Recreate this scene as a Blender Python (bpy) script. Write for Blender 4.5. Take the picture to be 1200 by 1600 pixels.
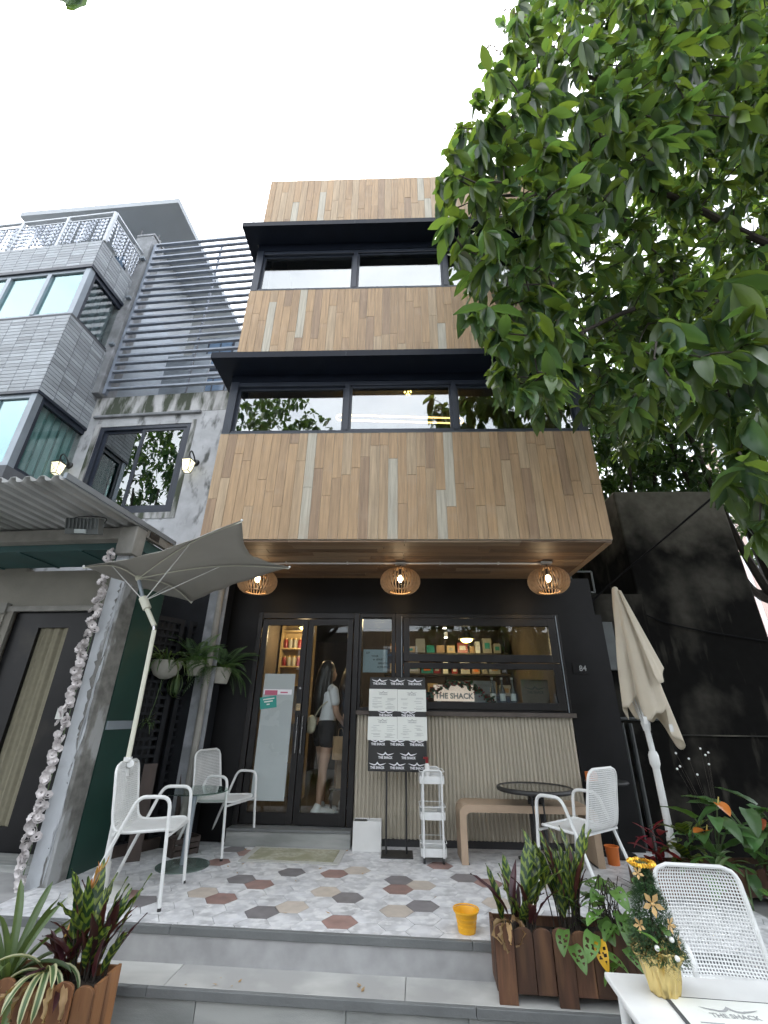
import bpy, math, random
from mathutils import Vector, Matrix
R = math.radians
rnd = random.Random(11)
for o in list(bpy.data.objects):
    bpy.data.objects.remove(o)
scene = bpy.context.scene
col = scene.collection

# ---------------------------------------------------------------- camera
F_PX, PITCH, YAW, ROLL = 690.0, 24.7, 2.3, 0.85
CAM = Vector((0.0, -5.45, 1.2))
p_, y_, r_ = R(PITCH), R(YAW), R(ROLL)
fw = Vector((-math.sin(y_) * math.cos(p_), math.cos(y_) * math.cos(p_), math.sin(p_)))
rt = Vector((math.cos(y_), math.sin(y_), 0))
up = rt.cross(fw)
cr = math.cos(r_) * rt + math.sin(r_) * up
cu = -math.sin(r_) * rt + math.cos(r_) * up
cam_data = bpy.data.cameras.new('camera')
cam = bpy.data.objects.new('camera', cam_data)
col.objects.link(cam)
m = Matrix((cr, cu, -fw)).transposed().to_4x4()
m.translation = CAM
cam.matrix_world = m
cam_data.sensor_fit = 'VERTICAL'
cam_data.sensor_height = 24.0
cam_data.lens = 24.0 * F_PX / 1600.0
cam_data.clip_start = 0.05
cam_data.clip_end = 2000
scene.camera = cam

# ---------------------------------------------------------------- sky and sun
SUN_EL, SUN_AZ = R(62), R(-25)          # azimuth from +Y towards +X
world = bpy.data.worlds.new('World')
scene.world = world
world.use_nodes = True
nt = world.node_tree
nt.nodes.clear()
wo = nt.nodes.new('ShaderNodeOutputWorld')
bg = nt.nodes.new('ShaderNodeBackground')
bg.inputs['Strength'].default_value = 0.12
sky = nt.nodes.new('ShaderNodeTexSky')
sky.sky_type = 'NISHITA'
sky.sun_disc = False
sky.sun_elevation = SUN_EL
sky.sun_rotation = SUN_AZ
sky.dust_density = 3.0
tc = nt.nodes.new('ShaderNodeTexCoord')
cn = nt.nodes.new('ShaderNodeTexNoise')
cn.inputs['Scale'].default_value = 2.2
cn.inputs['Detail'].default_value = 6
cmap = nt.nodes.new('ShaderNodeMapping')
cmap.inputs['Scale'].default_value = (1, 1, 2.2)
ramp = nt.nodes.new('ShaderNodeValToRGB')
ramp.color_ramp.elements[0].position = 0.36
ramp.color_ramp.elements[0].color = (0.55, 0.55, 0.55, 1)
ramp.color_ramp.elements[1].position = 0.62
ramp.color_ramp.elements[1].color = (0.96, 0.96, 0.96, 1)
mixw = nt.nodes.new('ShaderNodeMixRGB')
mixw.inputs['Color2'].default_value = (8.6, 8.9, 9.3, 1)
nt.links.new(tc.outputs['Generated'], cmap.inputs['Vector'])
nt.links.new(cmap.outputs['Vector'], cn.inputs['Vector'])
nt.links.new(cn.outputs['Fac'], ramp.inputs['Fac'])
nt.links.new(ramp.outputs['Color'], mixw.inputs['Fac'])
nt.links.new(sky.outputs['Color'], mixw.inputs['Color1'])
nt.links.new(mixw.outputs['Color'], bg.inputs['Color'])
nt.links.new(bg.outputs['Background'], wo.inputs['Surface'])
sd = bpy.data.lights.new('sun', 'SUN')
sd.energy = 1.5
sd.angle = R(12)
sd.color = (1.0, 0.95, 0.88)
sun = bpy.data.objects.new('sun', sd)
col.objects.link(sun)
sdir = Vector((math.sin(SUN_AZ) * math.cos(SUN_EL), math.cos(SUN_AZ) * math.cos(SUN_EL), math.sin(SUN_EL)))
sun.rotation_euler = sdir.to_track_quat('Z', 'Y').to_euler()
sun.location = (0, 0, 30)
scene.view_settings.view_transform = 'Standard'
scene.view_settings.look = 'None'
scene.view_settings.gamma = 1.0
scene.view_settings.exposure = 1.8
scene.cycles.max_bounces = 5
scene.cycles.transparent_max_bounces = 10
scene.cycles.diffuse_bounces = 3
scene.cycles.glossy_bounces = 3
scene.cycles.sample_clamp_indirect = 6.0
scene.cycles.use_denoising = True
scene.cycles.use_adaptive_sampling = True
scene.cycles.adaptive_threshold = 0.03

# ---------------------------------------------------------------- mesh helpers
class G:
    def __init__(s):
        s.v = []; s.f = []; s.mi = []; s.uv = None
    def add(s, vs, fs):
        b = len(s.v)
        s.v.extend([tuple(x) for x in vs])
        s.f.extend([tuple(b + i for i in f) for f in fs])
        return s
    def box(s, x0, x1, y0, y1, z0, z1):
        return s.add([(x0,y0,z0),(x1,y0,z0),(x1,y1,z0),(x0,y1,z0),(x0,y0,z1),(x1,y0,z1),(x1,y1,z1),(x0,y1,z1)],
                     [(0,3,2,1),(4,5,6,7),(0,1,5,4),(1,2,6,5),(2,3,7,6),(3,0,4,7)])
    def obox(s, c, d, mt):
        x, y, z = d[0]/2, d[1]/2, d[2]/2
        c = Vector(c)
        vs = [c + mt @ Vector(q) for q in ((-x,-y,-z),(x,-y,-z),(x,y,-z),(-x,y,-z),(-x,-y,z),(x,-y,z),(x,y,z),(-x,y,z))]
        return s.add(vs, [(0,3,2,1),(4,5,6,7),(0,1,5,4),(1,2,6,5),(2,3,7,6),(3,0,4,7)])
    def bar(s, a, b, w, h):
        a, b = Vector(a), Vector(b)
        q = (b - a).to_track_quat('X', 'Z').to_matrix()
        return s.obox((a + b) / 2, ((b - a).length, w, h), q)
    def tube(s, pts, r, n=8, closed=False, cap=True):
        P = [Vector(p) for p in pts]
        rs = r if isinstance(r, (list, tuple)) else [r] * len(P)
        m = len(P); b = len(s.v)
        def tan(i):
            if closed: return (P[(i+1) % m] - P[i-1]).normalized()
            return (P[min(i+1, m-1)] - P[max(i-1, 0)]).normalized()
        t = tan(0)
        ref = Vector((0,0,1)) if abs(t.z) < .9 else Vector((1,0,0))
        nrm = (ref - t * ref.dot(t)).normalized()
        for i in range(m):
            t = tan(i)
            nrm = nrm - t * nrm.dot(t)
            nrm = nrm.normalized() if nrm.length > 1e-6 else Vector((1,0,0))
            bi = t.cross(nrm)
            for k in range(n):
                a = 2 * math.pi * k / n
                s.v.append(tuple(P[i] + (nrm * math.cos(a) + bi * math.sin(a)) * rs[i]))
        for i in range(m if closed else m - 1):
            j = (i + 1) % m
            for k in range(n):
                k2 = (k + 1) % n
                s.f.append((b+i*n+k, b+i*n+k2, b+j*n+k2, b+j*n+k))
        if cap and not closed:
            s.f.append(tuple(b + k for k in reversed(range(n))))
            s.f.append(tuple(b + (m-1)*n + k for k in range(n)))
        return s
    def lathe(s, prof, n=24, o=(0,0,0), cap=True):
        b = len(s.v)
        for r, z in prof:
            for k in range(n):
                a = 2 * math.pi * k / n
                s.v.append((o[0] + r*math.cos(a), o[1] + r*math.sin(a), o[2] + z))
        for i in range(len(prof) - 1):
            for k in range(n):
                k2 = (k + 1) % n
                s.f.append((b+i*n+k, b+i*n+k2, b+(i+1)*n+k2, b+(i+1)*n+k))
        if cap:
            s.f.append(tuple(b + k for k in reversed(range(n))))
            s.f.append(tuple(b + (len(prof)-1)*n + k for k in range(n)))
        return s
    def prism(s, poly, f0, f1):
        # poly: 2d points; f0/f1: functions 2d -> 3d for the two ends
        n = len(poly); b = len(s.v)
        s.v.extend([tuple(f0(*p)) for p in poly]); s.v.extend([tuple(f1(*p)) for p in poly])
        s.f.append(tuple(b + k for k in reversed(range(n)))); s.f.append(tuple(b + n + k for k in range(n)))
        for k in range(n):
            k2 = (k + 1) % n
            s.f.append((b+k, b+k2, b+n+k2, b+n+k))
        return s
    def ball(s, c, r, nu=8, nv=6, sc=(1,1,1)):
        prof = []
        for i in range(nv + 1):
            a = math.pi * i / nv
            prof.append((max(r*math.sin(a), r*.02), -r*math.cos(a)))
        b = len(s.v)
        s.lathe(prof, nu)
        for i in range(b, len(s.v)):
            x, y, z = s.v[i]
            s.v[i] = (c[0]+x*sc[0], c[1]+y*sc[1], c[2]+z*sc[2])
        return s
    def grid(s, fn, nu, nv, skip=None):
        b = len(s.v)
        for i in range(nu + 1):
            for j in range(nv + 1):
                s.v.append(tuple(fn(i/nu, j/nv)))
        for i in range(nu):
            for j in range(nv):
                if skip and skip(i, j): continue
                s.f.append((b+i*(nv+1)+j, b+(i+1)*(nv+1)+j, b+(i+1)*(nv+1)+j+1, b+i*(nv+1)+j+1))
        return s
    def perf(s, fn, nu, nv, hole=.55):
        # a sheet with a square hole in every cell
        h0, h1 = (1-hole)/2, (1+hole)/2
        us = []; 
        for i in range(nu):
            us += [i/nu, (i+h0)/nu, (i+h1)/nu]
        us.append(1.0)
        vs = []
        for j in range(nv):
            vs += [j/nv, (j+h0)/nv, (j+h1)/nv]
        vs.append(1.0)
        b = len(s.v); m = len(vs)
        for u in us:
            for v in vs: s.v.append(tuple(fn(u, v)))
        for i in range(len(us)-1):
            for j in range(m-1):
                if i % 3 == 1 and j % 3 == 1: continue
                s.f.append((b+i*m+j, b+(i+1)*m+j, b+(i+1)*m+j+1, b+i*m+j+1))
        return s
    def mesh(s, name, smooth=False, angle=38):
        me = bpy.data.meshes.new(name)
        me.from_pydata(s.v, [], s.f)
        if smooth:
            me.polygons.foreach_set('use_smooth', [True] * len(me.polygons))
            me.set_sharp_from_angle(angle=R(angle))
        me.update()
        return me

def link(name, me, mt, parent=None, loc=None, rot=None, scale=None):
    o = bpy.data.objects.new(name, me)
    col.objects.link(o)
    if mt is not None and me is not None and len(me.materials) == 0:
        me.materials.append(mt)
    if parent: o.parent = parent
    if loc: o.location = loc
    if rot: o.rotation_euler = rot
    if scale: o.scale = scale if isinstance(scale, (tuple, list)) else (scale,)*3
    return o
def obj(name, g, mt, parent=None, smooth=False, bevel=0, loc=None, rot=None, angle=38, solid=0):
    o = link(name, g.mesh(name, smooth, angle), mt, parent, loc, rot)
    if solid:
        b = o.modifiers.new('thickness', 'SOLIDIFY'); b.thickness = solid; b.offset = 0
    if bevel:
        b = o.modifiers.new('edge', 'BEVEL'); b.width = bevel; b.segments = 2; b.limit_method = 'ANGLE'
    return o
def tag(o, label=None, cat=None, group=None, kind=None):
    if label: o['label'] = label
    if cat: o['category'] = cat
    if group: o['group'] = group
    if kind: o['kind'] = kind
    return o
def thing(name, label, cat, loc=(0,0,0), rz=0, group=None):
    o = bpy.data.objects.new(name, None)
    o.empty_display_size = .1
    col.objects.link(o)
    o.location = loc; o.rotation_euler = (0, 0, R(rz))
    return tag(o, label, cat, group)
def copy_tree(o, parent=None):
    c = o.copy(); col.objects.link(c); c.parent = parent
    for ch in list(o.children): copy_tree(ch, c)
    return c
def arc(p0, p1, p2, n=5):
    # quadratic bend through a corner
    a, b, c = Vector(p0), Vector(p1), Vector(p2)
    return [a*(1-t)**2 + b*2*t*(1-t) + c*t*t for t in [i/n for i in range(n+1)]]
def catmull(pts, n=6):
    P = [Vector(p) for p in pts]; out = []
    for i in range(len(P) - 1):
        a, b, c, d = P[max(i-1,0)], P[i], P[i+1], P[min(i+2,len(P)-1)]
        for k in range(n):
            t = k / n
            out.append(.5*((2*b)+(c-a)*t+(2*a-5*b+4*c-d)*t*t+(3*b-a-3*c+d)*t**3))
    out.append(P[-1])
    return out
def text_poly(s, size, align='CENTER', bold=0.0):
    cu = bpy.data.curves.new('t', 'FONT')
    cu.body = s; cu.size = size; cu.align_x = align; cu.align_y = 'CENTER'; cu.resolution_u = 3; cu.offset = bold
    o = bpy.data.objects.new('t', cu); col.objects.link(o)
    dg = bpy.context.evaluated_depsgraph_get()
    me = bpy.data.meshes.new_from_object(o.evaluated_get(dg))
    vs = [tuple(v.co) for v in me.vertices]; fs = [tuple(p.vertices) for p in me.polygons]
    bpy.data.objects.remove(o); bpy.data.meshes.remove(me); bpy.data.curves.remove(cu)
    return vs, fs
def put_text(g, s, size, fn, align='CENTER', bold=0.0):
    vs, fs = text_poly(s, size, align, bold)
    return g.add([fn(x, y) for x, y, z in vs], fs)

# ---------------------------------------------------------------- materials
MATS = {}
def nodes(name):
    m = bpy.data.materials.new(name); m.use_nodes = True
    n = m.node_tree; b = n.nodes['Principled BSDF']
    MATS[name] = m
    return m, n, b
def N(n, t, **kw):
    x = n.nodes.new(t)
    for k, v in kw.items():
        if k in x.inputs: x.inputs[k].default_value = v
        else: setattr(x, k, v)
    return x
def rgba(c): return (c[0], c[1], c[2], 1)
def mat(name, c, rough=.6, metal=0.0, var=.12, scale=6.0, bump=0.0, bscale=60.0, rand=0.0, c2=None, c2scale=2.0, c2lo=.45, c2hi=.6,
        stretch=(1,1,1), spec=.5, c2stretch=(1,1,1), rvar=.1):
    m, n, b = nodes(name)
    L = n.links.new
    b.inputs['Roughness'].default_value = rough
    b.inputs['Metallic'].default_value = metal
    b.inputs['Specular IOR Level'].default_value = spec
    t = N(n, 'ShaderNodeTexCoord'); oi = N(n, 'ShaderNodeObjectInfo')
    off = N(n, 'ShaderNodeVectorMath', operation='MULTIPLY_ADD')
    cx = N(n, 'ShaderNodeCombineXYZ')
    for k in 'XYZ': L(oi.outputs['Random'], cx.inputs[k])
    L(cx.outputs[0], off.inputs[0]); off.inputs[1].default_value = (37, 53, 71); L(t.outputs['Object'], off.inputs[2])
    def noise(sc, st, det=4):
        mp = N(n, 'ShaderNodeMapping'); mp.inputs['Scale'].default_value = st
        L(off.outputs[0], mp.inputs['Vector'])
        z = N(n, 'ShaderNodeTexNoise'); z.inputs['Scale'].default_value = sc; z.inputs['Detail'].default_value = det
        L(mp.outputs[0], z.inputs['Vector'])
        return z
    z = noise(scale, stretch)
    r = N(n, 'ShaderNodeValToRGB')
    r.color_ramp.elements[0].position = .3; r.color_ramp.elements[1].position = .7
    r.color_ramp.elements[0].color = rgba([x*(1-var) for x in c]); r.color_ramp.elements[1].color = rgba([min(1, x*(1+var)) for x in c])
    L(z.outputs['Fac'], r.inputs['Fac'])
    out = r.outputs['Color']
    if c2:
        z2 = noise(c2scale, c2stretch, 8)
        r2 = N(n, 'ShaderNodeMapRange'); r2.inputs['From Min'].default_value = c2lo; r2.inputs['From Max'].default_value = c2hi
        L(z2.outputs['Fac'], r2.inputs['Value'])
        mx = N(n, 'ShaderNodeMixRGB'); mx.inputs['Color2'].default_value = rgba(c2)
        L(r2.outputs['Result'], mx.inputs['Fac']); L(out, mx.inputs['Color1']); out = mx.outputs['Color']
    if rand:
        hs = N(n, 'ShaderNodeHueSaturation')
        mr = N(n, 'ShaderNodeMapRange'); mr.inputs['To Min'].default_value = 1-rand; mr.inputs['To Max'].default_value = 1+rand
        L(oi.outputs['Random'], mr.inputs['Value']); L(mr.outputs[0], hs.inputs['Value']); L(out, hs.inputs['Color']); out = hs.outputs['Color']
    L(out, b.inputs['Base Color'])
    if rvar:
        zr = N(n, 'ShaderNodeMapRange'); zr.inputs['To Min'].default_value = max(0, rough-rvar); zr.inputs['To Max'].default_value = min(1, rough+rvar)
        L(z.outputs['Fac'], zr.inputs['Value']); L(zr.outputs[0], b.inputs['Roughness'])
    if bump:
        zb = noise(bscale, stretch, 3)
        bp = N(n, 'ShaderNodeBump'); bp.inputs['Strength'].default_value = bump; bp.inputs['Distance'].default_value = .01
        L(zb.outputs['Fac'], bp.inputs['Height']); L(bp.outputs[0], b.inputs['Normal'])
    return m
def wood_mat(name, tones, gstretch, rough=.55, grain=.35):
    # per-object tone from a stepped ramp, streaky grain along one axis
    m, n, b = nodes(name); L = n.links.new
    oi = N(n, 'ShaderNodeObjectInfo'); t = N(n, 'ShaderNodeTexCoord')
    r = N(n, 'ShaderNodeValToRGB'); r.color_ramp.interpolation = 'CONSTANT'
    el = r.color_ramp.elements
    el[0].position = 0; el[0].color = rgba(tones[0][1]); el[1].position = tones[1][0]; el[1].color = rgba(tones[1][1])
    for p, c in tones[2:]:
        e = el.new(p); e.color = rgba(c)
    L(oi.outputs['Random'], r.inputs['Fac'])
    cx = N(n, 'ShaderNodeCombineXYZ')
    for k in 'XYZ': L(oi.outputs['Random'], cx.inputs[k])
    off = N(n, 'ShaderNodeVectorMath', operation='MULTIPLY_ADD'); off.inputs[1].default_value = (91, 57, 73)
    L(cx.outputs[0], off.inputs[0]); L(t.outputs['Object'], off.inputs[2])
    mp = N(n, 'ShaderNodeMapping'); mp.inputs['Scale'].default_value = gstretch; L(off.outputs[0], mp.inputs['Vector'])
    z = N(n, 'ShaderNodeTexNoise'); z.inputs['Scale'].default_value = 1.0; z.inputs['Detail'].default_value = 7; z.inputs['Roughness'].default_value = .65
    L(mp.outputs[0], z.inputs['Vector'])
    mr = N(n, 'ShaderNodeMapRange'); mr.inputs['From Min'].default_value = .3; mr.inputs['From Max'].default_value = .7
    mr.inputs['To Min'].default_value = 1-grain; mr.inputs['To Max'].default_value = 1+grain*.6
    L(z.outputs['Fac'], mr.inputs['Value'])
    hs = N(n, 'ShaderNodeHueSaturation'); L(r.outputs['Color'], hs.inputs['Color']); L(mr.outputs[0], hs.inputs['Value'])
    # worn pale patches
    z2 = N(n, 'ShaderNodeTexNoise'); z2.inputs['Scale'].default_value = 5; z2.inputs['Detail'].default_value = 6; L(off.outputs[0], z2.inputs['Vector'])
    m2 = N(n, 'ShaderNodeMapRange'); m2.inputs['From Min'].default_value = .56; m2.inputs['From Max'].default_value = .75; m2.inputs['To Max'].default_value = .4
    L(z2.outputs['Fac'], m2.inputs['Value'])
    mx = N(n, 'ShaderNodeMixRGB'); mx.inputs['Color2'].default_value = rgba([x*.8+.09 for x in tones[0][1]])
    L(m2.outputs[0], mx.inputs['Fac']); L(hs.outputs['Color'], mx.inputs['Color1']); L(mx.outputs[0], b.inputs['Base Color'])
    bp = N(n, 'ShaderNodeBump'); bp.inputs['Strength'].default_value = .25; bp.inputs['Distance'].default_value = .004
    L(z.outputs['Fac'], bp.inputs['Height']); L(bp.outputs[0], b.inputs['Normal'])
    b.inputs['Roughness'].default_value = rough
    return m
def glass_mat(name, tint=(.92,.96,.95), f0=.045, rough=0.0, gcol=(1,1,1)):
    # clear sheet: see-through, with a mirror share that grows towards grazing angles (Schlick)
    m, n, b = nodes(name); L = n.links.new
    n.nodes.remove(b)
    out = n.nodes['Material Output']
    tr = N(n, 'ShaderNodeBsdfTransparent'); tr.inputs['Color'].default_value = rgba(tint)
    gl = N(n, 'ShaderNodeBsdfGlossy'); gl.inputs['Roughness'].default_value = rough
    gl.inputs['Color'].default_value = rgba(gcol)
    lw = N(n, 'ShaderNodeLayerWeight'); lw.inputs['Blend'].default_value = .5
    pw = N(n, 'ShaderNodeMath', operation='POWER'); L(lw.outputs['Facing'], pw.inputs[0]); pw.inputs[1].default_value = 5
    mu = N(n, 'ShaderNodeMath', operation='MULTIPLY_ADD'); L(pw.outputs[0], mu.inputs[0]); mu.inputs[1].default_value = 1-f0; mu.inputs[2].default_value = f0
    mx = N(n, 'ShaderNodeMixShader'); L(mu.outputs[0], mx.inputs['Fac']); L(tr.outputs[0], mx.inputs[1]); L(gl.outputs[0], mx.inputs[2])
    L(mx.outputs[0], out.inputs['Surface'])
    return m
def stained_wall_mat(name, pale, dark, zsplit, soft=.35):
    # black mould with a ragged upper limit, pale cement above it, faint scars
    m, n, b = nodes(name); L = n.links.new
    t = N(n, 'ShaderNodeTexCoord'); sp = N(n, 'ShaderNodeSeparateXYZ'); L(t.outputs['Object'], sp.inputs[0])
    def noise(sc, det, st=(1,1,1)):
        mp = N(n, 'ShaderNodeMapping'); mp.inputs['Scale'].default_value = st; L(t.outputs['Object'], mp.inputs['Vector'])
        z = N(n, 'ShaderNodeTexNoise'); z.inputs['Scale'].default_value = sc; z.inputs['Detail'].default_value = det; L(mp.outputs[0], z.inputs['Vector']); return z
    z1 = noise(1.6, 9); z2 = noise(1.1, 10, (1,1,.8)); z3 = noise(9, 6); z4 = noise(2.6, 8, (2.5,2.5,.5))
    a = N(n, 'ShaderNodeMath', operation='MULTIPLY_ADD'); L(z1.outputs['Fac'], a.inputs[0]); a.inputs[1].default_value = 1.7; L(sp.outputs['Z'], a.inputs[2])
    r = N(n, 'ShaderNodeMapRange'); r.inputs['From Min'].default_value = zsplit+.85-soft; r.inputs['From Max'].default_value = zsplit+.85+soft; L(a.outputs[0], r.inputs['Value'])
    r2 = N(n, 'ShaderNodeMapRange'); r2.inputs['From Min'].default_value = .50; r2.inputs['From Max'].default_value = .72; r2.inputs['To Max'].default_value = .5; L(z2.outputs['Fac'], r2.inputs['Value'])
    r4 = N(n, 'ShaderNodeMapRange'); r4.inputs['From Min'].default_value = .58; r4.inputs['From Max'].default_value = .70; r4.inputs['To Max'].default_value = .25; L(z4.outputs['Fac'], r4.inputs['Value'])
    mx = N(n, 'ShaderNodeMath', operation='MAXIMUM'); L(r.outputs[0], mx.inputs[0]); L(r2.outputs[0], mx.inputs[1])
    mx2 = N(n, 'ShaderNodeMath', operation='MAXIMUM'); L(mx.outputs[0], mx2.inputs[0]); L(r4.outputs[0], mx2.inputs[1])
    cm = N(n, 'ShaderNodeMixRGB'); cm.inputs['Color1'].default_value = rgba(dark); cm.inputs['Color2'].default_value = rgba(pale); L(mx2.outputs[0], cm.inputs['Fac'])
    hs = N(n, 'ShaderNodeHueSaturation'); rv = N(n, 'ShaderNodeMapRange'); rv.inputs['To Min'].default_value = .55; rv.inputs['To Max'].default_value = 1.4; L(z3.outputs['Fac'], rv.inputs['Value']); L(rv.outputs[0], hs.inputs['Value']); L(cm.outputs[0], hs.inputs['Color'])
    L(hs.outputs[0], b.inputs['Base Color']); b.inputs['Roughness'].default_value = .95; b.inputs['Specular IOR Level'].default_value = .1
    bp = N(n, 'ShaderNodeBump'); bp.inputs['Strength'].default_value = .5; bp.inputs['Distance'].default_value = .012; L(z3.outputs['Fac'], bp.inputs['Height']); L(bp.outputs[0], b.inputs['Normal'])
    return m
def fabric_mat(name, c, trans=.4, bump=.25):
    m = mat(name, c, .9, var=.06, scale=5, bump=bump, bscale=9)
    n = m.node_tree; L = n.links.new; b = n.nodes['Principled BSDF']; out = n.nodes['Material Output']
    tl = N(n, 'ShaderNodeBsdfTranslucent'); tl.inputs['Color'].default_value = rgba(c)
    mx = N(n, 'ShaderNodeMixShader'); mx.inputs['Fac'].default_value = trans
    L(b.outputs[0], mx.inputs[1]); L(tl.outputs[0], mx.inputs[2]); L(mx.outputs[0], out.inputs['Surface'])
    return m
def emit_mat(name, c, s):
    m, n, b = nodes(name)
    b.inputs['Base Color'].default_value = rgba(c)
    b.inputs['Emission Color'].default_value = rgba(c); b.inputs['Emission Strength'].default_value = s
    return m
def leaf_mat(name, c, c2=None, pattern=None, trans=.35, rough=.38, rand=.25, island=False, vein=None):
    # pattern 'band': blotches along the leaf from its UV; c2 second colour
    m, n, b = nodes(name); L = n.links.new
    out = n.nodes['Material Output']
    col_out = None
    if island:
        geo = N(n, 'ShaderNodeNewGeometry'); rv = geo.outputs['Random Per Island']
    else:
        oi = N(n, 'ShaderNodeObjectInfo'); rv = oi.outputs['Random']
    base = N(n, 'ShaderNodeRGB'); base.outputs[0].default_value = rgba(c); col_out = base.outputs[0]
    if c2:
        mx = N(n, 'ShaderNodeMixRGB'); mx.inputs['Color2'].default_value = rgba(c2); L(col_out, mx.inputs['Color1'])
        if pattern in ('band', 'edge'):
            uv = N(n, 'ShaderNodeTexCoord'); sp = N(n, 'ShaderNodeSeparateXYZ'); L(uv.outputs['UV'], sp.inputs[0])
            ab = N(n, 'ShaderNodeMath', operation='SUBTRACT'); L(sp.outputs['Y'], ab.inputs[0]); ab.inputs[1].default_value = .5
            aa = N(n, 'ShaderNodeMath', operation='ABSOLUTE'); L(ab.outputs[0], aa.inputs[0])
            if pattern == 'band':
                sh = N(n, 'ShaderNodeMath', operation='MULTIPLY_ADD'); L(aa.outputs[0], sh.inputs[0]); sh.inputs[1].default_value = -.25; L(sp.outputs['X'], sh.inputs[2])
                si = N(n, 'ShaderNodeMath', operation='MULTIPLY'); L(sh.outputs[0], si.inputs[0]); si.inputs[1].default_value = 36
                sn = N(n, 'ShaderNodeMath', operation='SINE'); L(si.outputs[0], sn.inputs[0])
                nz = N(n, 'ShaderNodeTexNoise'); nz.inputs['Scale'].default_value = 7; L(uv.outputs['UV'], nz.inputs['Vector'])
                ad = N(n, 'ShaderNodeMath', operation='MULTIPLY_ADD'); L(nz.outputs['Fac'], ad.inputs[0]); ad.inputs[1].default_value = 3.2; L(sn.outputs[0], ad.inputs[2])
                mr = N(n, 'ShaderNodeMapRange'); mr.inputs['From Min'].default_value = 1.0; mr.inputs['From Max'].default_value = 1.7; L(ad.outputs[0], mr.inputs['Value'])
            else:
                mr = N(n, 'ShaderNodeMapRange'); mr.inputs['From Min'].default_value = .2; mr.inputs['From Max'].default_value = .32; L(aa.outputs[0], mr.inputs['Value'])
            L(mr.outputs[0], mx.inputs['Fac'])
        else:
            L(rv, mx.inputs['Fac'])
        col_out = mx.outputs['Color']
    hs = N(n, 'ShaderNodeHueSaturation')
    ml = N(n, 'ShaderNodeMath', operation='MULTIPLY'); L(rv, ml.inputs[0]); ml.inputs[1].default_value = 7.31
    fr = N(n, 'ShaderNodeMath', operation='FRACT'); L(ml.outputs[0], fr.inputs[0])
    mr2 = N(n, 'ShaderNodeMapRange'); mr2.inputs['To Min'].default_value = 1-rand; mr2.inputs['To Max'].default_value = 1+rand
    L(fr.outputs[0], mr2.inputs['Value']); L(mr2.outputs[0], hs.inputs['Value']); L(col_out, hs.inputs['Color'])
    mr3 = N(n, 'ShaderNodeMapRange'); mr3.inputs['To Min'].default_value = .49; mr3.inputs['To Max'].default_value = .515
    L(rv, mr3.inputs['Value']); L(mr3.outputs[0], hs.inputs['Hue'])
    L(hs.outputs[0], b.inputs['Base Color'])
    b.inputs['Roughness'].default_value = rough
    tl = N(n, 'ShaderNodeBsdfTranslucent')
    br = N(n, 'ShaderNodeMixRGB'); br.blend_type = 'MULTIPLY'; br.inputs['Fac'].default_value = 1.0; br.inputs['Color2'].default_value = (2.2, 2.0, .75, 1)
    L(hs.outputs[0], br.inputs['Color1']); L(br.outputs[0], tl.inputs['Color'])
    mx2 = N(n, 'ShaderNodeMixShader'); mx2.inputs['Fac'].default_value = trans
    L(b.outputs[0], mx2.inputs[1]); L(tl.outputs[0], mx2.inputs[2]); L(mx2.outputs[0], out.inputs['Surface'])
    return m

# ---------------------------------------------------------------- palette
mat('green_glass', (.10,.135,.12), .12, var=.1)
mat('concrete_paving', (.19,.19,.18), .85, var=.2, scale=30, bump=.4, bscale=200)  # concrete paving, tone raised to bounce more light up under the overhangs
mat('terrace_bed', (.33,.33,.33), .8, var=.15, scale=8)
mat('tile_marble', (.52,.525,.54), .42, var=.28, scale=9, c2=(.68,.685,.69), c2scale=14, c2lo=.48, c2hi=.62, rand=.05)
mat('tile_grey', (.175,.165,.17), .5, var=.2, scale=14, rand=.12)
mat('tile_red', (.27,.175,.155), .5, var=.2, scale=14, rand=.1)
mat('tile_beige', (.47,.415,.36), .5, var=.12, scale=14, rand=.08)
mat('grey_stone', (.24,.25,.24), .65, var=.22, scale=3, stretch=(1,3,3), bump=.2, bscale=120, rand=.10, c2=(.34,.345,.33), c2scale=3.0, c2stretch=(.5,3,3))
mat('grey_stone_edge', (.13,.137,.137), .6, var=.12, scale=5, bump=.2, rand=.08)
mat('stone_tread', (.42,.42,.40), .7, var=.12, scale=3, stretch=(1,3,3), rand=.06, c2=(.33,.33,.32), c2scale=2.2)
mat('dark_paint', (.0065,.0065,.007), .45, var=.25, scale=3, bump=.05, bscale=25, spec=.22)
mat('frame_blue', (.018,.024,.038), .4, var=.15, scale=5)
mat('canopy_metal', (.005,.008,.016), .5, spec=.2, var=.2, scale=4)
mat('bronze_frame', (.014,.013,.013), .38, var=.2, scale=6, metal=.3)
mat('grout', (.50,.45,.37), .9, var=.1)
mat('rib_beige', (.43,.39,.31), .6, var=.10, scale=3, stretch=(1,1,.4), rand=.05, bump=.1)
mat('sill_brown', (.085,.07,.06), .6, var=.25, scale=8)
mat('base_strip', (.03,.03,.032), .6)
mat('plaster', (.41,.42,.435), .85, var=.16, scale=5, bump=.5, bscale=18, c2=(.09,.095,.09), c2scale=4.5, c2lo=.565, c2hi=.70, c2stretch=(1.6,1.6,.7))
mat('plaster_stained', (.40,.40,.40), .9, var=.15, scale=3, bump=.4, bscale=25, c2=(.055,.065,.045), c2scale=3.5, c2lo=.40, c2hi=.58, c2stretch=(2.2,2.2,.5))
mat('raw_concrete', (.19,.20,.21), .9, var=.22, scale=4, bump=.4, bscale=30, c2=(.30,.31,.33), c2scale=5, c2lo=.5, c2hi=.7)
mat('slat_metal', (.21,.24,.29), .45, var=.2, scale=5, metal=.2, c2=(.30,.31,.32), c2scale=9, c2lo=.6, c2hi=.8)
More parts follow.
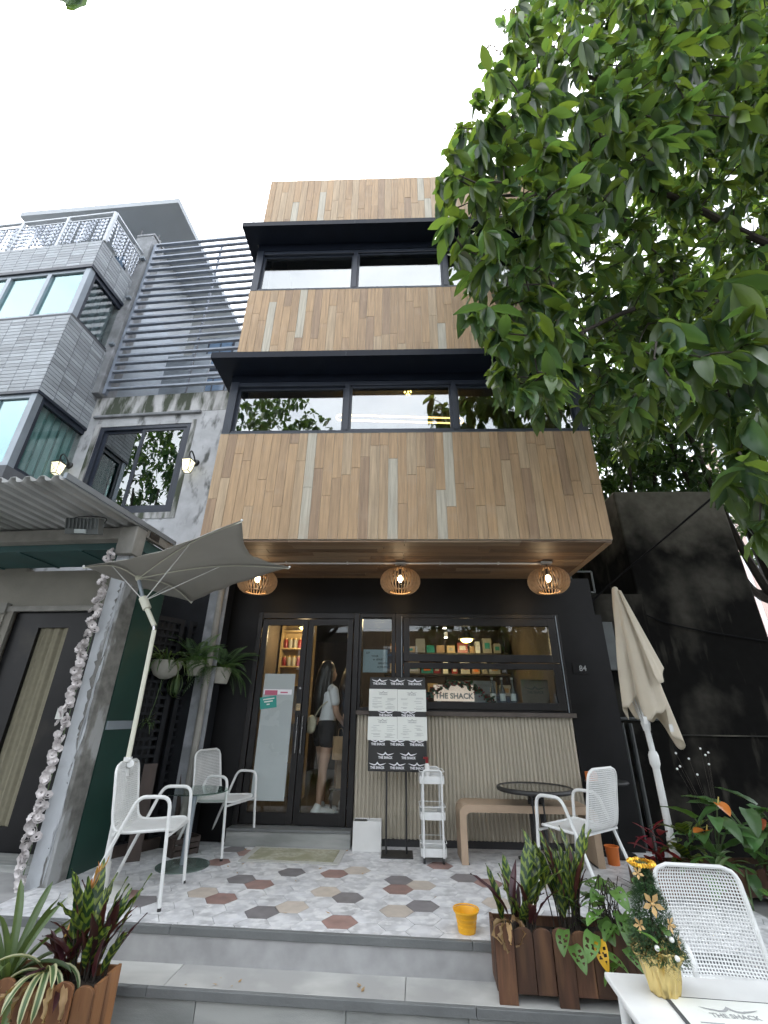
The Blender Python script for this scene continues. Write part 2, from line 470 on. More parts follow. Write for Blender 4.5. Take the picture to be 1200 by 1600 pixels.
mat('void_wall', (.12,.125,.13), .9, var=.2, scale=2)
mat('facade_tile', (.29,.315,.34), .5, var=.14, scale=3, rand=.22)
mat('tile_joint', (.10,.105,.115), .9)
mat('alu_grey', (.25,.285,.32), .4, var=.12, scale=4, metal=.4)
mat('rail_white', (.45,.48,.51), .4, var=.1)
mat('bead_silver', (.40,.43,.48), .25, metal=.6, var=.2, rand=.2)
mat('stain_wall', (.006,.006,.0055), .9, var=.35, scale=3, bump=.5, bscale=14, spec=.08, c2=(.045,.042,.036), c2scale=1.3, c2lo=.50, c2hi=.74, c2stretch=(1,1,1.3))
stained_wall_mat('mould_wall', (.125,.117,.097), (.0055,.0055,.005), 3.75)
mat('stain_wall_top', (.10,.094,.078), .9, spec=.1, var=.25, scale=3, bump=.5, bscale=14, c2=(.03,.03,.027), c2scale=1.8, c2lo=.45, c2hi=.6)
mat('corrugated', (.42,.43,.43), .6, var=.15, scale=3, metal=.1, c2=(.26,.27,.26), c2scale=2.2, c2stretch=(1,.3,1))
mat('beam_grey', (.22,.215,.195), .8, var=.2, scale=6, bump=.3, bscale=30)
mat('teal_paint', (.030,.085,.085), .6, var=.2, scale=3)
mat('green_panel', (.008,.035,.027), .45, var=.2, scale=2)
mat('beige_wall', (.21,.20,.17), .85, var=.12, scale=3, bump=.3, bscale=40)
mat('dark_door', (.007,.007,.008), .4, spec=.25, var=.3, scale=4, c2=(.03,.027,.02), c2scale=1.6, c2lo=.6, c2hi=.75)
mat('curtain_cloth', (.20,.185,.13), .9, var=.1, scale=20)
mat('peel_paint', (.40,.42,.44), .75, var=.1, scale=4, bump=.2)
mat('peel_bare', (.15,.15,.14), .95, var=.3, scale=14, bump=.5, bscale=50, c2=(.30,.31,.31), c2scale=6, c2lo=.5, c2hi=.58, c2stretch=(1,1,.5))
mat('brown_post', (.038,.026,.021), .7, var=.3, scale=6, stretch=(3,3,.5))
mat('lattice_dark', (.007,.008,.010), .6, spec=.2, var=.3, scale=6)
mat('white_plastic', (.66,.66,.64), .45, var=.06)
mat('white_metal', (.66,.67,.66), .38, var=.06, scale=10, bump=.03)
mat('white_dirty', (.50,.50,.47), .5, var=.12, scale=9)
mat('black_metal', (.014,.014,.015), .4, var=.2)
mat('black_plastic', (.02,.02,.02), .5, var=.2)
mat('wood_shade', (.42,.27,.145), .55, var=.18, scale=12, stretch=(1,1,3))
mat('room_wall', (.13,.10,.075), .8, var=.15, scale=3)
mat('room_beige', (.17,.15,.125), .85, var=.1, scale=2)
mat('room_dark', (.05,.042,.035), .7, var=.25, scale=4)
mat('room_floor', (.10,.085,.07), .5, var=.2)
mat('counter_grey', (.32,.34,.34), .4, var=.1)
mat('steel', (.42,.42,.42), .28, metal=.9, var=.1)
mat('paper', (.68,.70,.66), .6, var=.03)
mat('ink', (.06,.065,.07), .7, var=.05)
mat('ink_grey', (.30,.31,.31), .8, var=.05)
mat('print_white', (.75,.75,.78), .6, var=.03)
mat('tan_paint', (.385,.285,.20), .5, var=.08, scale=5)
mat('kraft', (.36,.235,.13), .8, var=.1, scale=12)
mat('mat_cloth', (.38,.375,.29), .95, var=.2, scale=30, bump=.5, bscale=150, c2=(.28,.28,.19), c2scale=5)
mat('mat_border', (.45,.45,.42), .9, var=.1, scale=30, bump=.4, bscale=120)
fabric_mat('umbrella_grey', (.40,.39,.36), .5)
fabric_mat('umbrella_cream', (.66,.60,.49), .3)
mat('pole_cream', (.60,.60,.50), .4, var=.05)
mat('yellow_rubber', (.75,.38,.015), .45, var=.06)
mat('planter_wood', (.075,.034,.018), .65, var=.4, scale=5, stretch=(5,5,.7), bump=.3, bscale=12, rand=.35, c2=(.15,.075,.035), c2scale=4, c2stretch=(3,3,.4), c2lo=.52, c2hi=.7)
mat('planter_wood_warm', (.14,.060,.026), .6, var=.4, scale=5, stretch=(5,5,.7), bump=.3, bscale=12, rand=.35, c2=(.25,.115,.045), c2scale=4, c2stretch=(3,3,.4))
mat('soil', (.025,.018,.013), .95, var=.4, scale=30, bump=.8, bscale=60)
mat('gold_foil', (.62,.48,.20), .28, metal=.75, var=.15, scale=8, bump=.6, bscale=14)
mat('gold', (.72,.42,.05), .3, metal=.8, var=.2)
mat('gold_petal', (.45,.30,.13), .4, metal=.4, var=.2)
mat('pot_plastic', (.34,.33,.29), .6, var=.15, scale=9)
mat('flower_pink', (.64,.605,.60), .85, var=.10, scale=12, rand=.08)
mat('bark', (.035,.028,.022), .9, var=.4, scale=12, stretch=(1,1,.3), bump=.7, bscale=30)
mat('rope_black', (.006,.006,.007), .8, spec=.1)
mat('skin', (.40,.245,.175), .5, var=.06)
mat('hair_black', (.008,.007,.007), .4, var=.3, scale=40, stretch=(1,1,.1))
mat('hair_brown', (.03,.02,.014), .4, var=.3, scale=40, stretch=(1,1,.1))
mat('shirt_white', (.62,.63,.66), .8, var=.05, bump=.3, bscale=10)
mat('shorts_black', (.008,.009,.014), .8, var=.2)
mat('shoe_white', (.60,.62,.62), .6, var=.05)
mat('bag_cream', (.48,.44,.33), .6, var=.05)
mat('cloth_dark', (.03,.026,.026), .85, var=.2)
mat('film_frost', (.36,.40,.40), .30, var=.04, scale=2)
mat('sticker_pink', (.45,.10,.17), .5, var=.05)
mat('sticker_teal', (.02,.26,.22), .5, var=.05)
mat('sign_wood', (.45,.33,.17), .6, var=.08)
mat('blue_board', (.30,.38,.43), .6, var=.04)
mat('berry_red', (.22,.012,.015), .35, var=.3)
mat('bottle_glass', (.05,.06,.055), .1, var=.1)
mat('tower_pink', (.50,.38,.34), .8, var=.05)
mat('tower_white', (.62,.64,.66), .7, var=.05)
mat('tower_window', (.16,.22,.30), .2, var=.2)
mat('roof_slab', (.36,.385,.41), .8, var=.08, scale=1)
mat('blue_glass', (.10,.15,.22), .12, var=.2, scale=1)
mat('teal_blind', (.10,.24,.24), .3, var=.08, scale=1.5)
mat('sky_tint_blind', (.30,.46,.47), .2, var=.05, scale=1.5)  # cyan tint stands in for sky reflected in the upper bay panes
mat('curtain_blue', (.11,.14,.16), .7, var=.15, scale=3, stretch=(5,5,.2))
mat('orange_box', (.60,.16,.03), .5)
mat('pipe_dark', (.04,.045,.045), .6, var=.3, scale=6)
mat('meter_grey', (.09,.10,.10), .6, var=.2)
mat('twig_dry', (.20,.15,.10), .8, var=.2)
PLANK_TONES = [(0,(.385,.255,.14)),(.34,(.35,.232,.13)),(.54,(.375,.265,.158)),(.70,(.285,.19,.115)),(.79,(.40,.295,.185)),(.89,(.42,.385,.31))]
wood_mat('plank', PLANK_TONES, (46,46,2.2))
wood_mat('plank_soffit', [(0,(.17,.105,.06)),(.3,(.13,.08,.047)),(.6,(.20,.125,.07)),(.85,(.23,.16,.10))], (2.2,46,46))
glass_mat('window_glass', (.86,.89,.88), .045)
glass_mat('clear_glass', (.96,.98,.97), .03)
glass_mat('table_glass', (.45,.58,.53), .08, .03)
glass_mat('upper_glass', (.74,.78,.77), .22)
glass_mat('smoke_glass', (.45,.48,.47), .06, .12)
glass_mat('mirror_glass', (.40,.48,.47), .22)
glass_mat('teal_glass', (.60,.74,.73), .26, 0, (.72,.92,.92))
emit_mat('bulb_warm', (1.0,.76,.45), 7)
emit_mat('neon_warm', (1.0,.60,.20), 2.2)
emit_mat('lamp_yellow', (1.0,.72,.18), 5)
emit_mat('lamp_white', (1.0,.93,.78), 9)
emit_mat('lantern_glow', (1.0,.93,.62), .55)
emit_mat('sign_glow', (1.0,.80,.68), .16)
leaf_mat('tree_leaf', (.078,.130,.036), (.045,.090,.046), trans=.42, rough=.32, rand=.35)
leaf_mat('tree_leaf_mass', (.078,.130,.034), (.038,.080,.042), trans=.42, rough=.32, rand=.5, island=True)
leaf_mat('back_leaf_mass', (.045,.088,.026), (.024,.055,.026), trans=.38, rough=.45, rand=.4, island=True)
leaf_mat('calathea_leaf', (.15,.20,.030), (.018,.045,.016), 'band', trans=.2, rand=.2)
leaf_mat('burgundy_leaf', (.045,.013,.018), (.07,.02,.02), trans=.15, rand=.3)
leaf_mat('monstera_leaf', (.075,.17,.04), (.12,.22,.05), trans=.25, rand=.25)
leaf_mat('monstera_yellow', (.62,.37,.02), trans=.2, rand=.05)
leaf_mat('strap_leaf', (.055,.095,.038), (.10,.14,.06), trans=.25, rand=.25)
leaf_mat('strap_edge_leaf', (.07,.12,.05), (.42,.42,.26), 'edge', trans=.2, rand=.15)
leaf_mat('dry_leaf', (.33,.22,.11), (.22,.14,.07), trans=.2, rough=.7, rand=.3)
leaf_mat('orange_leaf', (.40,.16,.045), (.42,.25,.06), trans=.2, rand=.2)
leaf_mat('fern_leaf', (.045,.095,.035), (.07,.13,.05), trans=.3, rand=.3)
leaf_mat('spider_leaf', (.10,.15,.06), (.06,.11,.04), trans=.3, rand=.25)
leaf_mat('poinsettia_leaf', (.20,.012,.022), (.13,.010,.02), trans=.2, rand=.3)
leaf_mat('broad_leaf', (.045,.105,.035), (.07,.15,.045), trans=.25, rand=.25)
leaf_mat('anthurium_flower', (.42,.13,.05), (.50,.12,.03), trans=.2, rough=.25, rand=.15)
leaf_mat('pine_needle', (.028,.070,.030), (.05,.10,.04), trans=.1, rough=.5, rand=.3, island=True)
leaf_mat('eucalyptus_leaf', (.05,.11,.085), (.07,.14,.10), trans=.15, rand=.25)
K = MATS

# ---------------------------------------------------------------- ground, terrace, steps
GZ = -.36
g = G(); g.add([(-300,-300,GZ),(300,-300,GZ),(300,300,GZ),(-300,300,GZ)], [(0,1,2,3)])
tag(obj('ground', g, K['concrete_paving']), kind='structure')
g = G(); g.prism([(-4.6,-1.83),(2.75,-2.117),(2.75,.12),(-4.6,.12)], lambda x,y:(x,y,GZ+.002), lambda x,y:(x,y,-.014))
terrace = tag(obj('terrace', g, K['terrace_bed']), kind='structure')
EDGE = lambda x: -2.0 - .0419*(x)
HS, HOX, HOY, HA = .119, 0.0, .036, R(-1.0)
COLS = {}
for c, cells in (('tile_grey', [(-9,3),(-7,-2),(-5,-2),(0,-5),(-2,-6),(1,-8),(-5,-6),(3,-6),(-10,-3),(7,-6)]),
                 ('tile_red', [(-9,1),(-6,-3),(-7,-4),(-3,-3),(0,-6),(-2,-8),(2,-4),(4,-7),(8,-7),(-11,-2),(-8,2)]),
                 ('tile_beige', [(-8,-3),(-4,-6),(-2,-3),(-3,-5),(1,-6),(0,-8),(4,-9),(6,-8)])):
    for q in cells: COLS[q] = c
def clip(poly, inside, cross):
    out = []
    for i in range(len(poly)):
        a, b = poly[i-1], poly[i]
        ia, ib = inside(a), inside(b)
        if ia != ib: out.append(cross(a, b))
        if ib: out.append(b)
    return out
def clip_line(poly, f):
    return clip(poly, lambda p: f(p) >= 0, lambda a, b: tuple(a[k] + (b[k]-a[k]) * f(a)/(f(a)-f(b)) for k in (0,1)))
gr = .0022
far = G()
for q in range(-16, 16):
    for r in range(-26, 20):
        x, y = 1.5*HS*q, math.sqrt(3)*HS*(r + q/2)
        cx = HOX + math.cos(HA)*x - math.sin(HA)*y; cy = HOY + math.sin(HA)*x + math.cos(HA)*y
        poly = [(cx + (HS-gr)*math.cos(HA+k*math.pi/3), cy + (HS-gr)*math.sin(HA+k*math.pi/3)) for k in range(6)]
        for f in (lambda p: p[1]-EDGE(p[0])-.012, lambda p: -.004-p[1], lambda p: p[0]+2.72, lambda p: 2.45-p[0]):
            if len(poly) > 2: poly = clip_line(poly, f)
        if len(poly) < 3: continue
        area = abs(sum(poly[i-1][0]*poly[i][1]-poly[i][0]*poly[i-1][1] for i in range(len(poly))))/2
        if area < .002: continue
        dz = rnd.uniform(-.0006, .0006)
        gg = G(); gg.prism([(px-cx, py-cy) for px, py in poly], lambda a,b:(a,b,-.010), lambda a,b:(a,b,dz))
        obj('tile', gg, K[COLS.get((q,r), 'tile_marble')], terrace, loc=(cx,cy,0))
steps = tag(bpy.data.objects.new('front_steps', None), kind='structure'); col.objects.link(steps)
steps.location = (0,-2.0,0); steps.rotation_euler = (0,0,R(-2.4))
def slabs(name, x0, x1, cuts, y0, y1, z0, z1, mt):
    xs = [x0] + cuts + [x1]
    for a, b in zip(xs, xs[1:]):
        gg = G().box(a+.0015, b-.0015, y0, y1, z0, z1)
        obj(name, gg, K[mt], steps, bevel=.003)
slabs('nosing', -2.72, 1.9, [-1.42,.42], -.02, .016, -.040, .001, 'grey_stone_edge')
slabs('riser_slab', -2.72, 1.9, [-1.27,-.32,.02,.02+.92], -.002, .02, -.17, -.0405, 'grey_stone')
slabs('tread_slab', -2.72, 1.9, [-1.30,.03], -.245, .02, -.21, -.1705, 'stone_tread')
slabs('nosing', -2.72, 1.9, [-1.38,.40], -.275, -.2455, -.212, -.170, 'grey_stone_edge')
slabs('riser_slab', -2.72, 1.9, [-1.10,-.28,.36], -.255, -.235, -.40, -.2125, 'grey_stone')
# rust streaks below the nosing
for x, h in ((-1.22,.06),(.02,.07),(.15,.05),(.40,.06)):
    gg = G().grid(lambda u,v: (x+(u-.5)*.012*(1-.6*v)+.004*math.sin(v*9), -.0045, -.042-h*v), 2, 6)
    obj('stain', gg, K['sill_brown'], steps)

# ---------------------------------------------------------------- cafe building
XL, XR, YF = -2.04, 2.09, -1.32
cafe = thing('cafe_building', 'three storey cafe clad in wood plank bands with dark window strips', 'building')
def part(name, g, mt, parent=None, **kw):
    return obj(name, g, K[mt], parent if parent else cafe, **kw)
# shell walls (thin, so that the rooms are hollow)
g = G(); g.box(XL+.03, XL+.16, 0.02, 7, 0, 2.78).box(XL+.03, XL+.16, YF+.17, 7, 2.781, 8.8)
part('side_wall', g, 'dark_paint')
g = G(); g.box(XR-.16, XR-.03, 0.16, 7, 0, 2.78).box(XR-.16, XR-.03, YF+.17, 7, 2.781, 8.8)
part('side_wall', g, 'dark_paint')
part('rear_wall', G().box(XL+.17, XR-.17, 6.9, 7.0, 0, 8.8), 'dark_paint')
part('roof', G().box(XL+.17, XR-.17, YF+.2, 6.89, 8.5, 8.6), 'canopy_metal')
# cladding bands
def planks_band(z0, z1, seed):
    rr = random.Random(seed)
    band = part('cladding_band', G().box(XL+.03, XR-.03, YF+.003, YF+.15, z0, z1), 'grout')
    n = 41; w = (XR - XL) / n
    for i in range(n):
        x0 = XL + i*w
        z = z0; ph = rr.uniform(.35, 1.15)
        while z < z1 - .01:
            ze = min(z + ph, z1); 
            if z1 - ze < .12: ze = z1
            gg = G().box(-w/2+.0019, w/2-.0019, -.003-rr.uniform(0,.002), .0028, .002, ze-z-.002)
            link('plank', gg.mesh('plank'), K['plank'], band, (x0+w/2, YF, z))
            z = ze; ph = rr.uniform(.85, 1.2)
    return band
b1 = planks_band(2.80, 4.08, 1)
b2 = planks_band(5.04, 6.41, 2)
b3 = planks_band(7.46, 8.90, 3)
# side cladding, end grain returns
for z0, z1 in ((2.80,4.08),(5.04,6.41),(7.46,8.90)):
    for x, s in ((XL,-1),(XR,1)):
        cl = part('side_cladding', G().box(min(x,x-s*.029), max(x,x-s*.029), YF+.013, 2.6, z0, z1), 'grout')
        for k in range(10):
            y0 = YF + .02 + k*.258
            gg = G().box(0, .006, .002, .254, .003, z1-z0-.003)
            link('plank', gg.mesh('plank'), K['plank'], cl, (x if s > 0 else x-.006, y0, z0))
part('corner_trim', G().box(XL-.05, XL-.008, YF+.3, YF+.34, 7.33, 8.25), 'plank')
# soffit
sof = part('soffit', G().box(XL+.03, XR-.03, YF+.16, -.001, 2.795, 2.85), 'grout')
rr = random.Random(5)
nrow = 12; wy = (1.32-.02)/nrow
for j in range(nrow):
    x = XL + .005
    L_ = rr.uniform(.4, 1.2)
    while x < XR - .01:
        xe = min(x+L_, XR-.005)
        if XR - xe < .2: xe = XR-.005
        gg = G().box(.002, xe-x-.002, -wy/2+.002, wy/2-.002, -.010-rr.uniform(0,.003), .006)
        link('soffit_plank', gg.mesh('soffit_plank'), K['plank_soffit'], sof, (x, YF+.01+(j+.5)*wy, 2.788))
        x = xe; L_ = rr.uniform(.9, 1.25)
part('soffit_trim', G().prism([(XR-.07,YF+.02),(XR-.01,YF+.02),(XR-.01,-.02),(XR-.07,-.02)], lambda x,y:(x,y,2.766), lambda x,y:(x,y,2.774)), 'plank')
# canopies and strip windows
def canopy(z, yf, zw):
    part('window_head', G().box(XL+.004, XR-.004, YF+.002, YF+.15, zw, z+.02), 'canopy_metal')
    g = G().box(XL-.15, XR+.08, yf, YF-.004, z, z+.085)
    g.box(XL-.15, XL-.012, YF-.004, -.95, z, z+.085).box(XR+.012, XR+.08, YF-.004, -.95, z, z+.085)
    g.box(XL+.0, XR+.0, YF-.003, YF+.16, z+.021, z+.098)
    c = part('window_canopy', g, 'canopy_metal')
    part('canopy_joint', G().box(-.62,-.615,yf-.003,yf-.0005,z+.004,z+.08), 'frame_blue', c)
def strip_window(z0, z1, mull):
    y = YF
    w = part('strip_window', G().box(XL+.005, XL+.10, y, y+.14, z0, z1).box(XR-.10, XR-.005, y, y+.14, z0, z1)
             .box(XL+.1, XR-.1, y+.01, y+.12, z0, z0+.045).box(XL+.1, XR-.1, y+.01, y+.12, z1-.06, z1), 'frame_blue', bevel=.004)
    xs = [XL+.10] + mull + [XR-.10]
    for mx in mull:
        part('mullion', G().box(mx-.028, mx+.028, y+.005, y+.10, z0+.045, z1-.06), 'frame_blue', w)
    for i in range(3):
        a = xs[i] + (.028 if i else 0); b = xs[i+1] - (.028 if i < 2 else 0)
        sg = G()
        t = .028
        yy = y + (.045 if i % 2 else .065)
        sg.box(a, a+t, yy-.015, yy+.015, z0+.045, z1-.06).box(b-t, b, yy-.015, yy+.015, z0+.045, z1-.06)
        sg.box(a+t, b-t, yy-.015, yy+.015, z0+.045, z0+.045+t).box(a+t, b-t, yy-.015, yy+.015, z1-.06-t, z1-.06)
        sa = part('sash', sg, 'frame_blue', w)
        rot = R(rnd.uniform(-.5,.5))
        part('pane', G().box(a+t-.004, b-t+.004, yy-.003, yy+.003, z0+.045+t-.004, z1-.06-t+.004), 'upper_glass', w)
    return w
canopy(4.93, -1.625, 4.835); canopy(7.355, -1.60, 7.225)
strip_window(4.085, 4.834, [-.62,.63])
strip_window(6.415, 7.224, [-.62,.62])
part('sealant', G().box(XL+.01, XR-.01, YF-.006, YF+.02, 4.078, 4.086).box(XL+.01, XR-.01, YF-.006, YF+.02, 6.408, 6.416), 'meter_grey')
# rooms upstairs
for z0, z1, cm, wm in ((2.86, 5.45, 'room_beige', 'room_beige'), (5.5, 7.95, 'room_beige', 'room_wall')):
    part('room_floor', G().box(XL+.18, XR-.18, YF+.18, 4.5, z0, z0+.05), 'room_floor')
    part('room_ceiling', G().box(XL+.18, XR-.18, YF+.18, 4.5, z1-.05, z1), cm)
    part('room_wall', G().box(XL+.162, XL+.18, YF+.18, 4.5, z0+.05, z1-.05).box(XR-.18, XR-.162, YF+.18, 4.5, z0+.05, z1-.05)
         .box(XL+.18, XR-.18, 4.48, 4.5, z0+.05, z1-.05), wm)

# ground floor front
g = G()
g.box(XL-.1, -1.745, 0, .15, 0, 2.785).box(-1.7449, XR+.26, 0, .15, 2.335, 2.785).box(1.905, XR+.33, 0, .15, 0, 2.3349)
g.box(-.495, 1.9049, .03, .15, 0, 1.2)
part('shopfront_wall', g, 'dark_paint')
part('skirting', G().box(-.47, 1.9, -.012, .029, 0, .06), 'base_strip')
part('window_sill', G().box(-.50, 1.93, -.055, .149, 1.2005, 1.245), 'sill_brown', bevel=.004)
ribs = part('fluted_panel', G().box(-.49, 1.9, .016, .0295, .061, 1.2), 'rib_beige')
nr = 58; w = (1.9+.49)/nr
gg = G(); gg.lathe([(w*.36, .061),(w*.36, 1.1995)], 10); 
rib_me = gg.mesh('slat', True, 60)
for i in range(nr):
    link('slat', rib_me, K['rib_beige'], ribs, (-.49+(i+.5)*w, .012, 0))
part('stone_threshold', G().box(-1.745, -.496, -.16, .4, .0005, .125), 'grey_stone', bevel=.004)
part('threshold_top', G().box(-1.745, -.496, -.17, .39, .1255, .150), 'grey_stone_edge', bevel=.004)
# door frame and leaves
df = part('door_frame', G().box(-1.744,-1.69,-.02,.11,.151,2.334).box(-.56,-.497,-.02,.11,.151,2.334).box(-1.69,-.56,-.02,.11,2.265,2.334), 'bronze_frame', bevel=.004)
def leaf(name, hx, w, ang, hinge_right=False):
    e = bpy.data.objects.new(name, None); col.objects.link(e); e.parent = cafe
    e.location = (hx, .03, 0); e.rotation_euler = (0,0,R(ang))
    z0, z1 = .158, 2.258
    s = -1 if hinge_right else 1
    def bx(a, b, y0, y1, c, d): return (min(s*a,s*b), max(s*a,s*b), y0, y1, c, d)
    t = .068
    obj('door_stile', G().box(*bx(.003,t,-.025,.025,z0,z1)), K['bronze_frame'], e, bevel=.003)
    obj('door_stile', G().box(*bx(w-t,w-.003,-.025,.025,z0,z1)), K['bronze_frame'], e, bevel=.003)
    obj('door_rail', G().box(*bx(t,w-t,-.024,.024,z0,z0+.105)), K['bronze_frame'], e)
    obj('door_rail', G().box(*bx(t,w-t,-.024,.024,z1-.07,z1)), K['bronze_frame'], e)
    obj('pane', G().box(*bx(t-.004,w-t+.004,-.004,.004,z0+.1,z1-.066)), K['clear_glass'], e)
    return e
dl = leaf('glazed_door', -1.687, .562, 0)
dr = leaf('glazed_door', -1.122, .56, -4.5)
# frosted film, stickers and push sign on the left leaf
obj('frosted_film', G().box(.095,.455,-.008,-.0045,.36,1.625), K['film_frost'], dl)
obj('sticker', G().box(.105,.43,-.0105,-.0085,1.40,1.455), K['print_white'], dl)
obj('sticker', G().box(.118,.265,-.0125,-.011,1.394,1.445), K['sticker_pink'], dl)
gg = G().obox((.17,-.0105,1.315),(.19,.002,.125), Matrix.Rotation(R(-8),3,'Y'))
st = obj('sticker', gg, K['sticker_teal'], dl)
gg = G()
for k, (wd, zz) in enumerate(((.13,1.352),(.10,1.325),(.035,1.295))):
    gg.obox((.172,-.0122,zz),(wd,.001,.013), Matrix.Rotation(R(-8),3,'Y'))
obj('print', gg, K['paper'], dl)
obj('print', G().box(.30,.385,-.0115,-.0107,1.415,1.43), K['sticker_pink'], dl)
ps = obj('push_sign', G().box(.503,.548,-.034,-.0255,1.235,1.305), K['sign_wood'], dl)
gg = G(); put_text(gg, '推', .046, lambda x,y: (.5255+x, -.0352, 1.277+y)); put_text(gg, 'PUSH', .013, lambda x,y: (.5255+x, -.0352, 1.246+y))
obj('lettering', gg, K['ink'], dl)
for e, hx in ((dl,.532),(dr,.03)):
    obj('door_handle', G().tube([(hx,-.025,.80),(hx,-.05,.81),(hx,-.05,1.17),(hx,-.025,1.18)], .006, 8), K['steel'], e, True)
obj('door_lock', G().lathe([(.012,0),(.012,.012)],12), K['steel'], dl, True, loc=(.532,-.025,1.47), rot=(R(90),0,0))
# narrow fixed window with a notice, then the serving window
nw = part('narrow_window', G().box(-.494,-.462,0,.12,1.2455,2.334).box(-.105,-.06,0,.12,1.2455,2.334).box(-.462,-.105,0,.12,1.2455,1.28).box(-.462,-.105,0,.12,2.285,2.334), 'bronze_frame', bevel=.003)
part('pane', G().box(-.465,-.102,.05,.056,1.277,2.288), 'window_glass', nw)
nb = part('notice_board', G().box(-.445,-.155,.058,.062,1.655,1.915), 'blue_board', nw)
gg = G()
for s_, x, z in (('LET',-.41,1.876),('YOUR',-.345,1.838),('HEART',-.292,1.80),('BREATHE',-.262,1.757),('# JOURNEY',-.272,1.716)):
    put_text(gg, s_, .030, lambda a,b: (x+a, .0568, z+b), 'LEFT', .0006)
gg.add([(-.305,.0568,1.80),(-.315,.0568,1.809),(-.325,.0568,1.80),(-.315,.0568,1.789)], [(0,1,2,3)])
part('lettering', gg, 'ink', nw)
sw = part('serving_window', G().box(-.055,.035,0,.12,1.2455,2.334).box(1.845,1.9045,0,.12,1.2455,2.334).box(.035,1.845,0,.12,2.285,2.334).box(.035,1.845,0,.12,1.2455,1.265), 'bronze_frame', bevel=.003)
for z0, z1, p0, p1, tilt in ((1.27,1.765,1.345,1.70,0),(1.775,2.28,1.86,2.19,0)):
    s_ = part('sash', G().box(.038,.11,-.02,.03,z0,z1).box(1.762,1.842,-.02,.03,z0,z1).box(.11,1.762,-.019,.029,z0,p0).box(.11,1.762,-.019,.029,p1,z1), 'bronze_frame', sw, bevel=.003)
    part('pane', G().box(.106,1.766,.003,.009,p0-.004,p1+.004), 'window_glass', sw)
part('weather_strip', G().box(1.868,1.878,-.006,-.0005,1.25,2.32).box(.012,.018,-.006,-.0005,1.25,2.30), 'alu_grey', sw)
hn = part('house_number_plate', G().box(1.985,2.16,-.012,-.0005,1.66,1.775), 'dark_paint')
gg = G(); put_text(gg, '84', .085, lambda x,y: (2.095+x, -.0135, 1.717+y), 'CENTER', .001)
part('lettering', gg, 'ink_grey', hn)
# conduit and junction boxes under the soffit
part('conduit', G().tube([(-1.68,-.66,2.762),(1.60,-.675,2.762)], .010, 8), 'white_plastic', smooth=True)
for x in (-1.3,-.6,.45,1.1):
    part('conduit_clip', G().box(x-.008,x+.008,-.685,-.65,2.752,2.775), 'white_plastic')
# ground floor room
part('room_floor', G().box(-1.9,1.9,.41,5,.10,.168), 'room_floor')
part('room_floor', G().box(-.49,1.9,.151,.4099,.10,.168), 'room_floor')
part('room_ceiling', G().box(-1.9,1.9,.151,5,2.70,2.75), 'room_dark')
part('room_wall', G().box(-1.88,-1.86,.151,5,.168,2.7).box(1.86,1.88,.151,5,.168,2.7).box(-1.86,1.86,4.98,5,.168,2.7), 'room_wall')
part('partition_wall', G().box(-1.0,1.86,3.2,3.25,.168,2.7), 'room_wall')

# ---------------------------------------------------------------- plaster house beside the cafe (turned by 4 degrees)
hs_ = thing('plaster_house', 'weathered grey plaster house with sliding window and slatted screen above it', 'building', (-2.06,-.3,0), -4)
def hp(name, g, mt, parent=None, **kw): return obj(name, g, K[mt], parent if parent else hs_, **kw)
WX0, WX1, WZ0, WZ1 = -2.42, -.98, 3.61, 5.05
g = G()
g.box(-2.86, WX0, 0, .2, 2.7, 5.25).box(WX1, .0, 0, .2, 2.7, 5.25).box(WX0, WX1, 0, .2, 2.7, WZ0).box(WX0, WX1, 0, .2, WZ1, 5.25)
hp('wall', g, 'plaster')
hp('lower_wall', G().box(-2.86, -.02, .002, .2, 0, 2.6995), 'lattice_dark')
hp('corner_strip', G().box(-.22,-.0,-.012,.0015,0,2.6995), 'raw_concrete')
hp('wall_top', G().box(-2.86, 0, -.004, .2, 5.2505, 5.60), 'plaster_stained')
hp('side_wall', G().box(-2.86,-2.66,.2005,6,0,5.6), 'plaster')
hp('lintel', G().box(-2.56,-.86,-.045,-.0045,5.20,5.245), 'raw_concrete', bevel=.01)
# rough repaired margin around the window
gg = G()
for (a,b,c,d) in ((WX0-.07,WX0,WZ0-.09,WZ1+.05),(WX1,WX1+.07,WZ0-.09,WZ1+.05),(WX0,WX1,WZ0-.09,WZ0)):
    gg.box(a,b,-.008,-.0005,c,d)
hp('window_margin', gg, 'plaster_stained')
win = hp('sliding_window', G().box(WX0,WX0+.07,.01,.13,WZ0,WZ1).box(WX1-.07,WX1,.01,.13,WZ0,WZ1).box(WX0+.07,WX1-.07,.01,.13,WZ0,WZ0+.07).box(WX0+.07,WX1-.07,.01,.13,WZ1-.06,WZ1), 'frame_blue', bevel=.004)
for a, b, y in ((WX0+.07,-1.66,.06),(-1.74,WX1-.07,.035)):
    hp('sash', G().box(a,a+.05,y-.012,y+.012,WZ0+.07,WZ1-.06).box(b-.05,b,y-.012,y+.012,WZ0+.07,WZ1-.06).box(a+.05,b-.05,y-.012,y+.012,WZ0+.07,WZ0+.12).box(a+.05,b-.05,y-.012,y+.012,WZ1-.10,WZ1-.06), 'frame_blue', win)
    hp('pane', G().box(a+.046,b-.046,y-.003,y+.003,WZ0+.116,WZ1-.096), 'mirror_glass', win)
hp('blind', G().box(WX0+.02,WX1-.02,.16,.165,WZ0+.02,WZ1-.02), 'teal_paint', win)
hp('pilaster', G().box(-2.86,-2.52,-.14,.2,5.601,9.28).box(-2.86,-2.5,-.15,.2,9.2805,9.34), 'raw_concrete', bevel=.01)
hp('rail_post', G().box(-2.5,-2.45,-.09,-.03,5.62,9.1), 'slat_metal')
hp('rail_post', G().box(.02,.06,-.09,-.03,5.62,9.1), 'slat_metal')
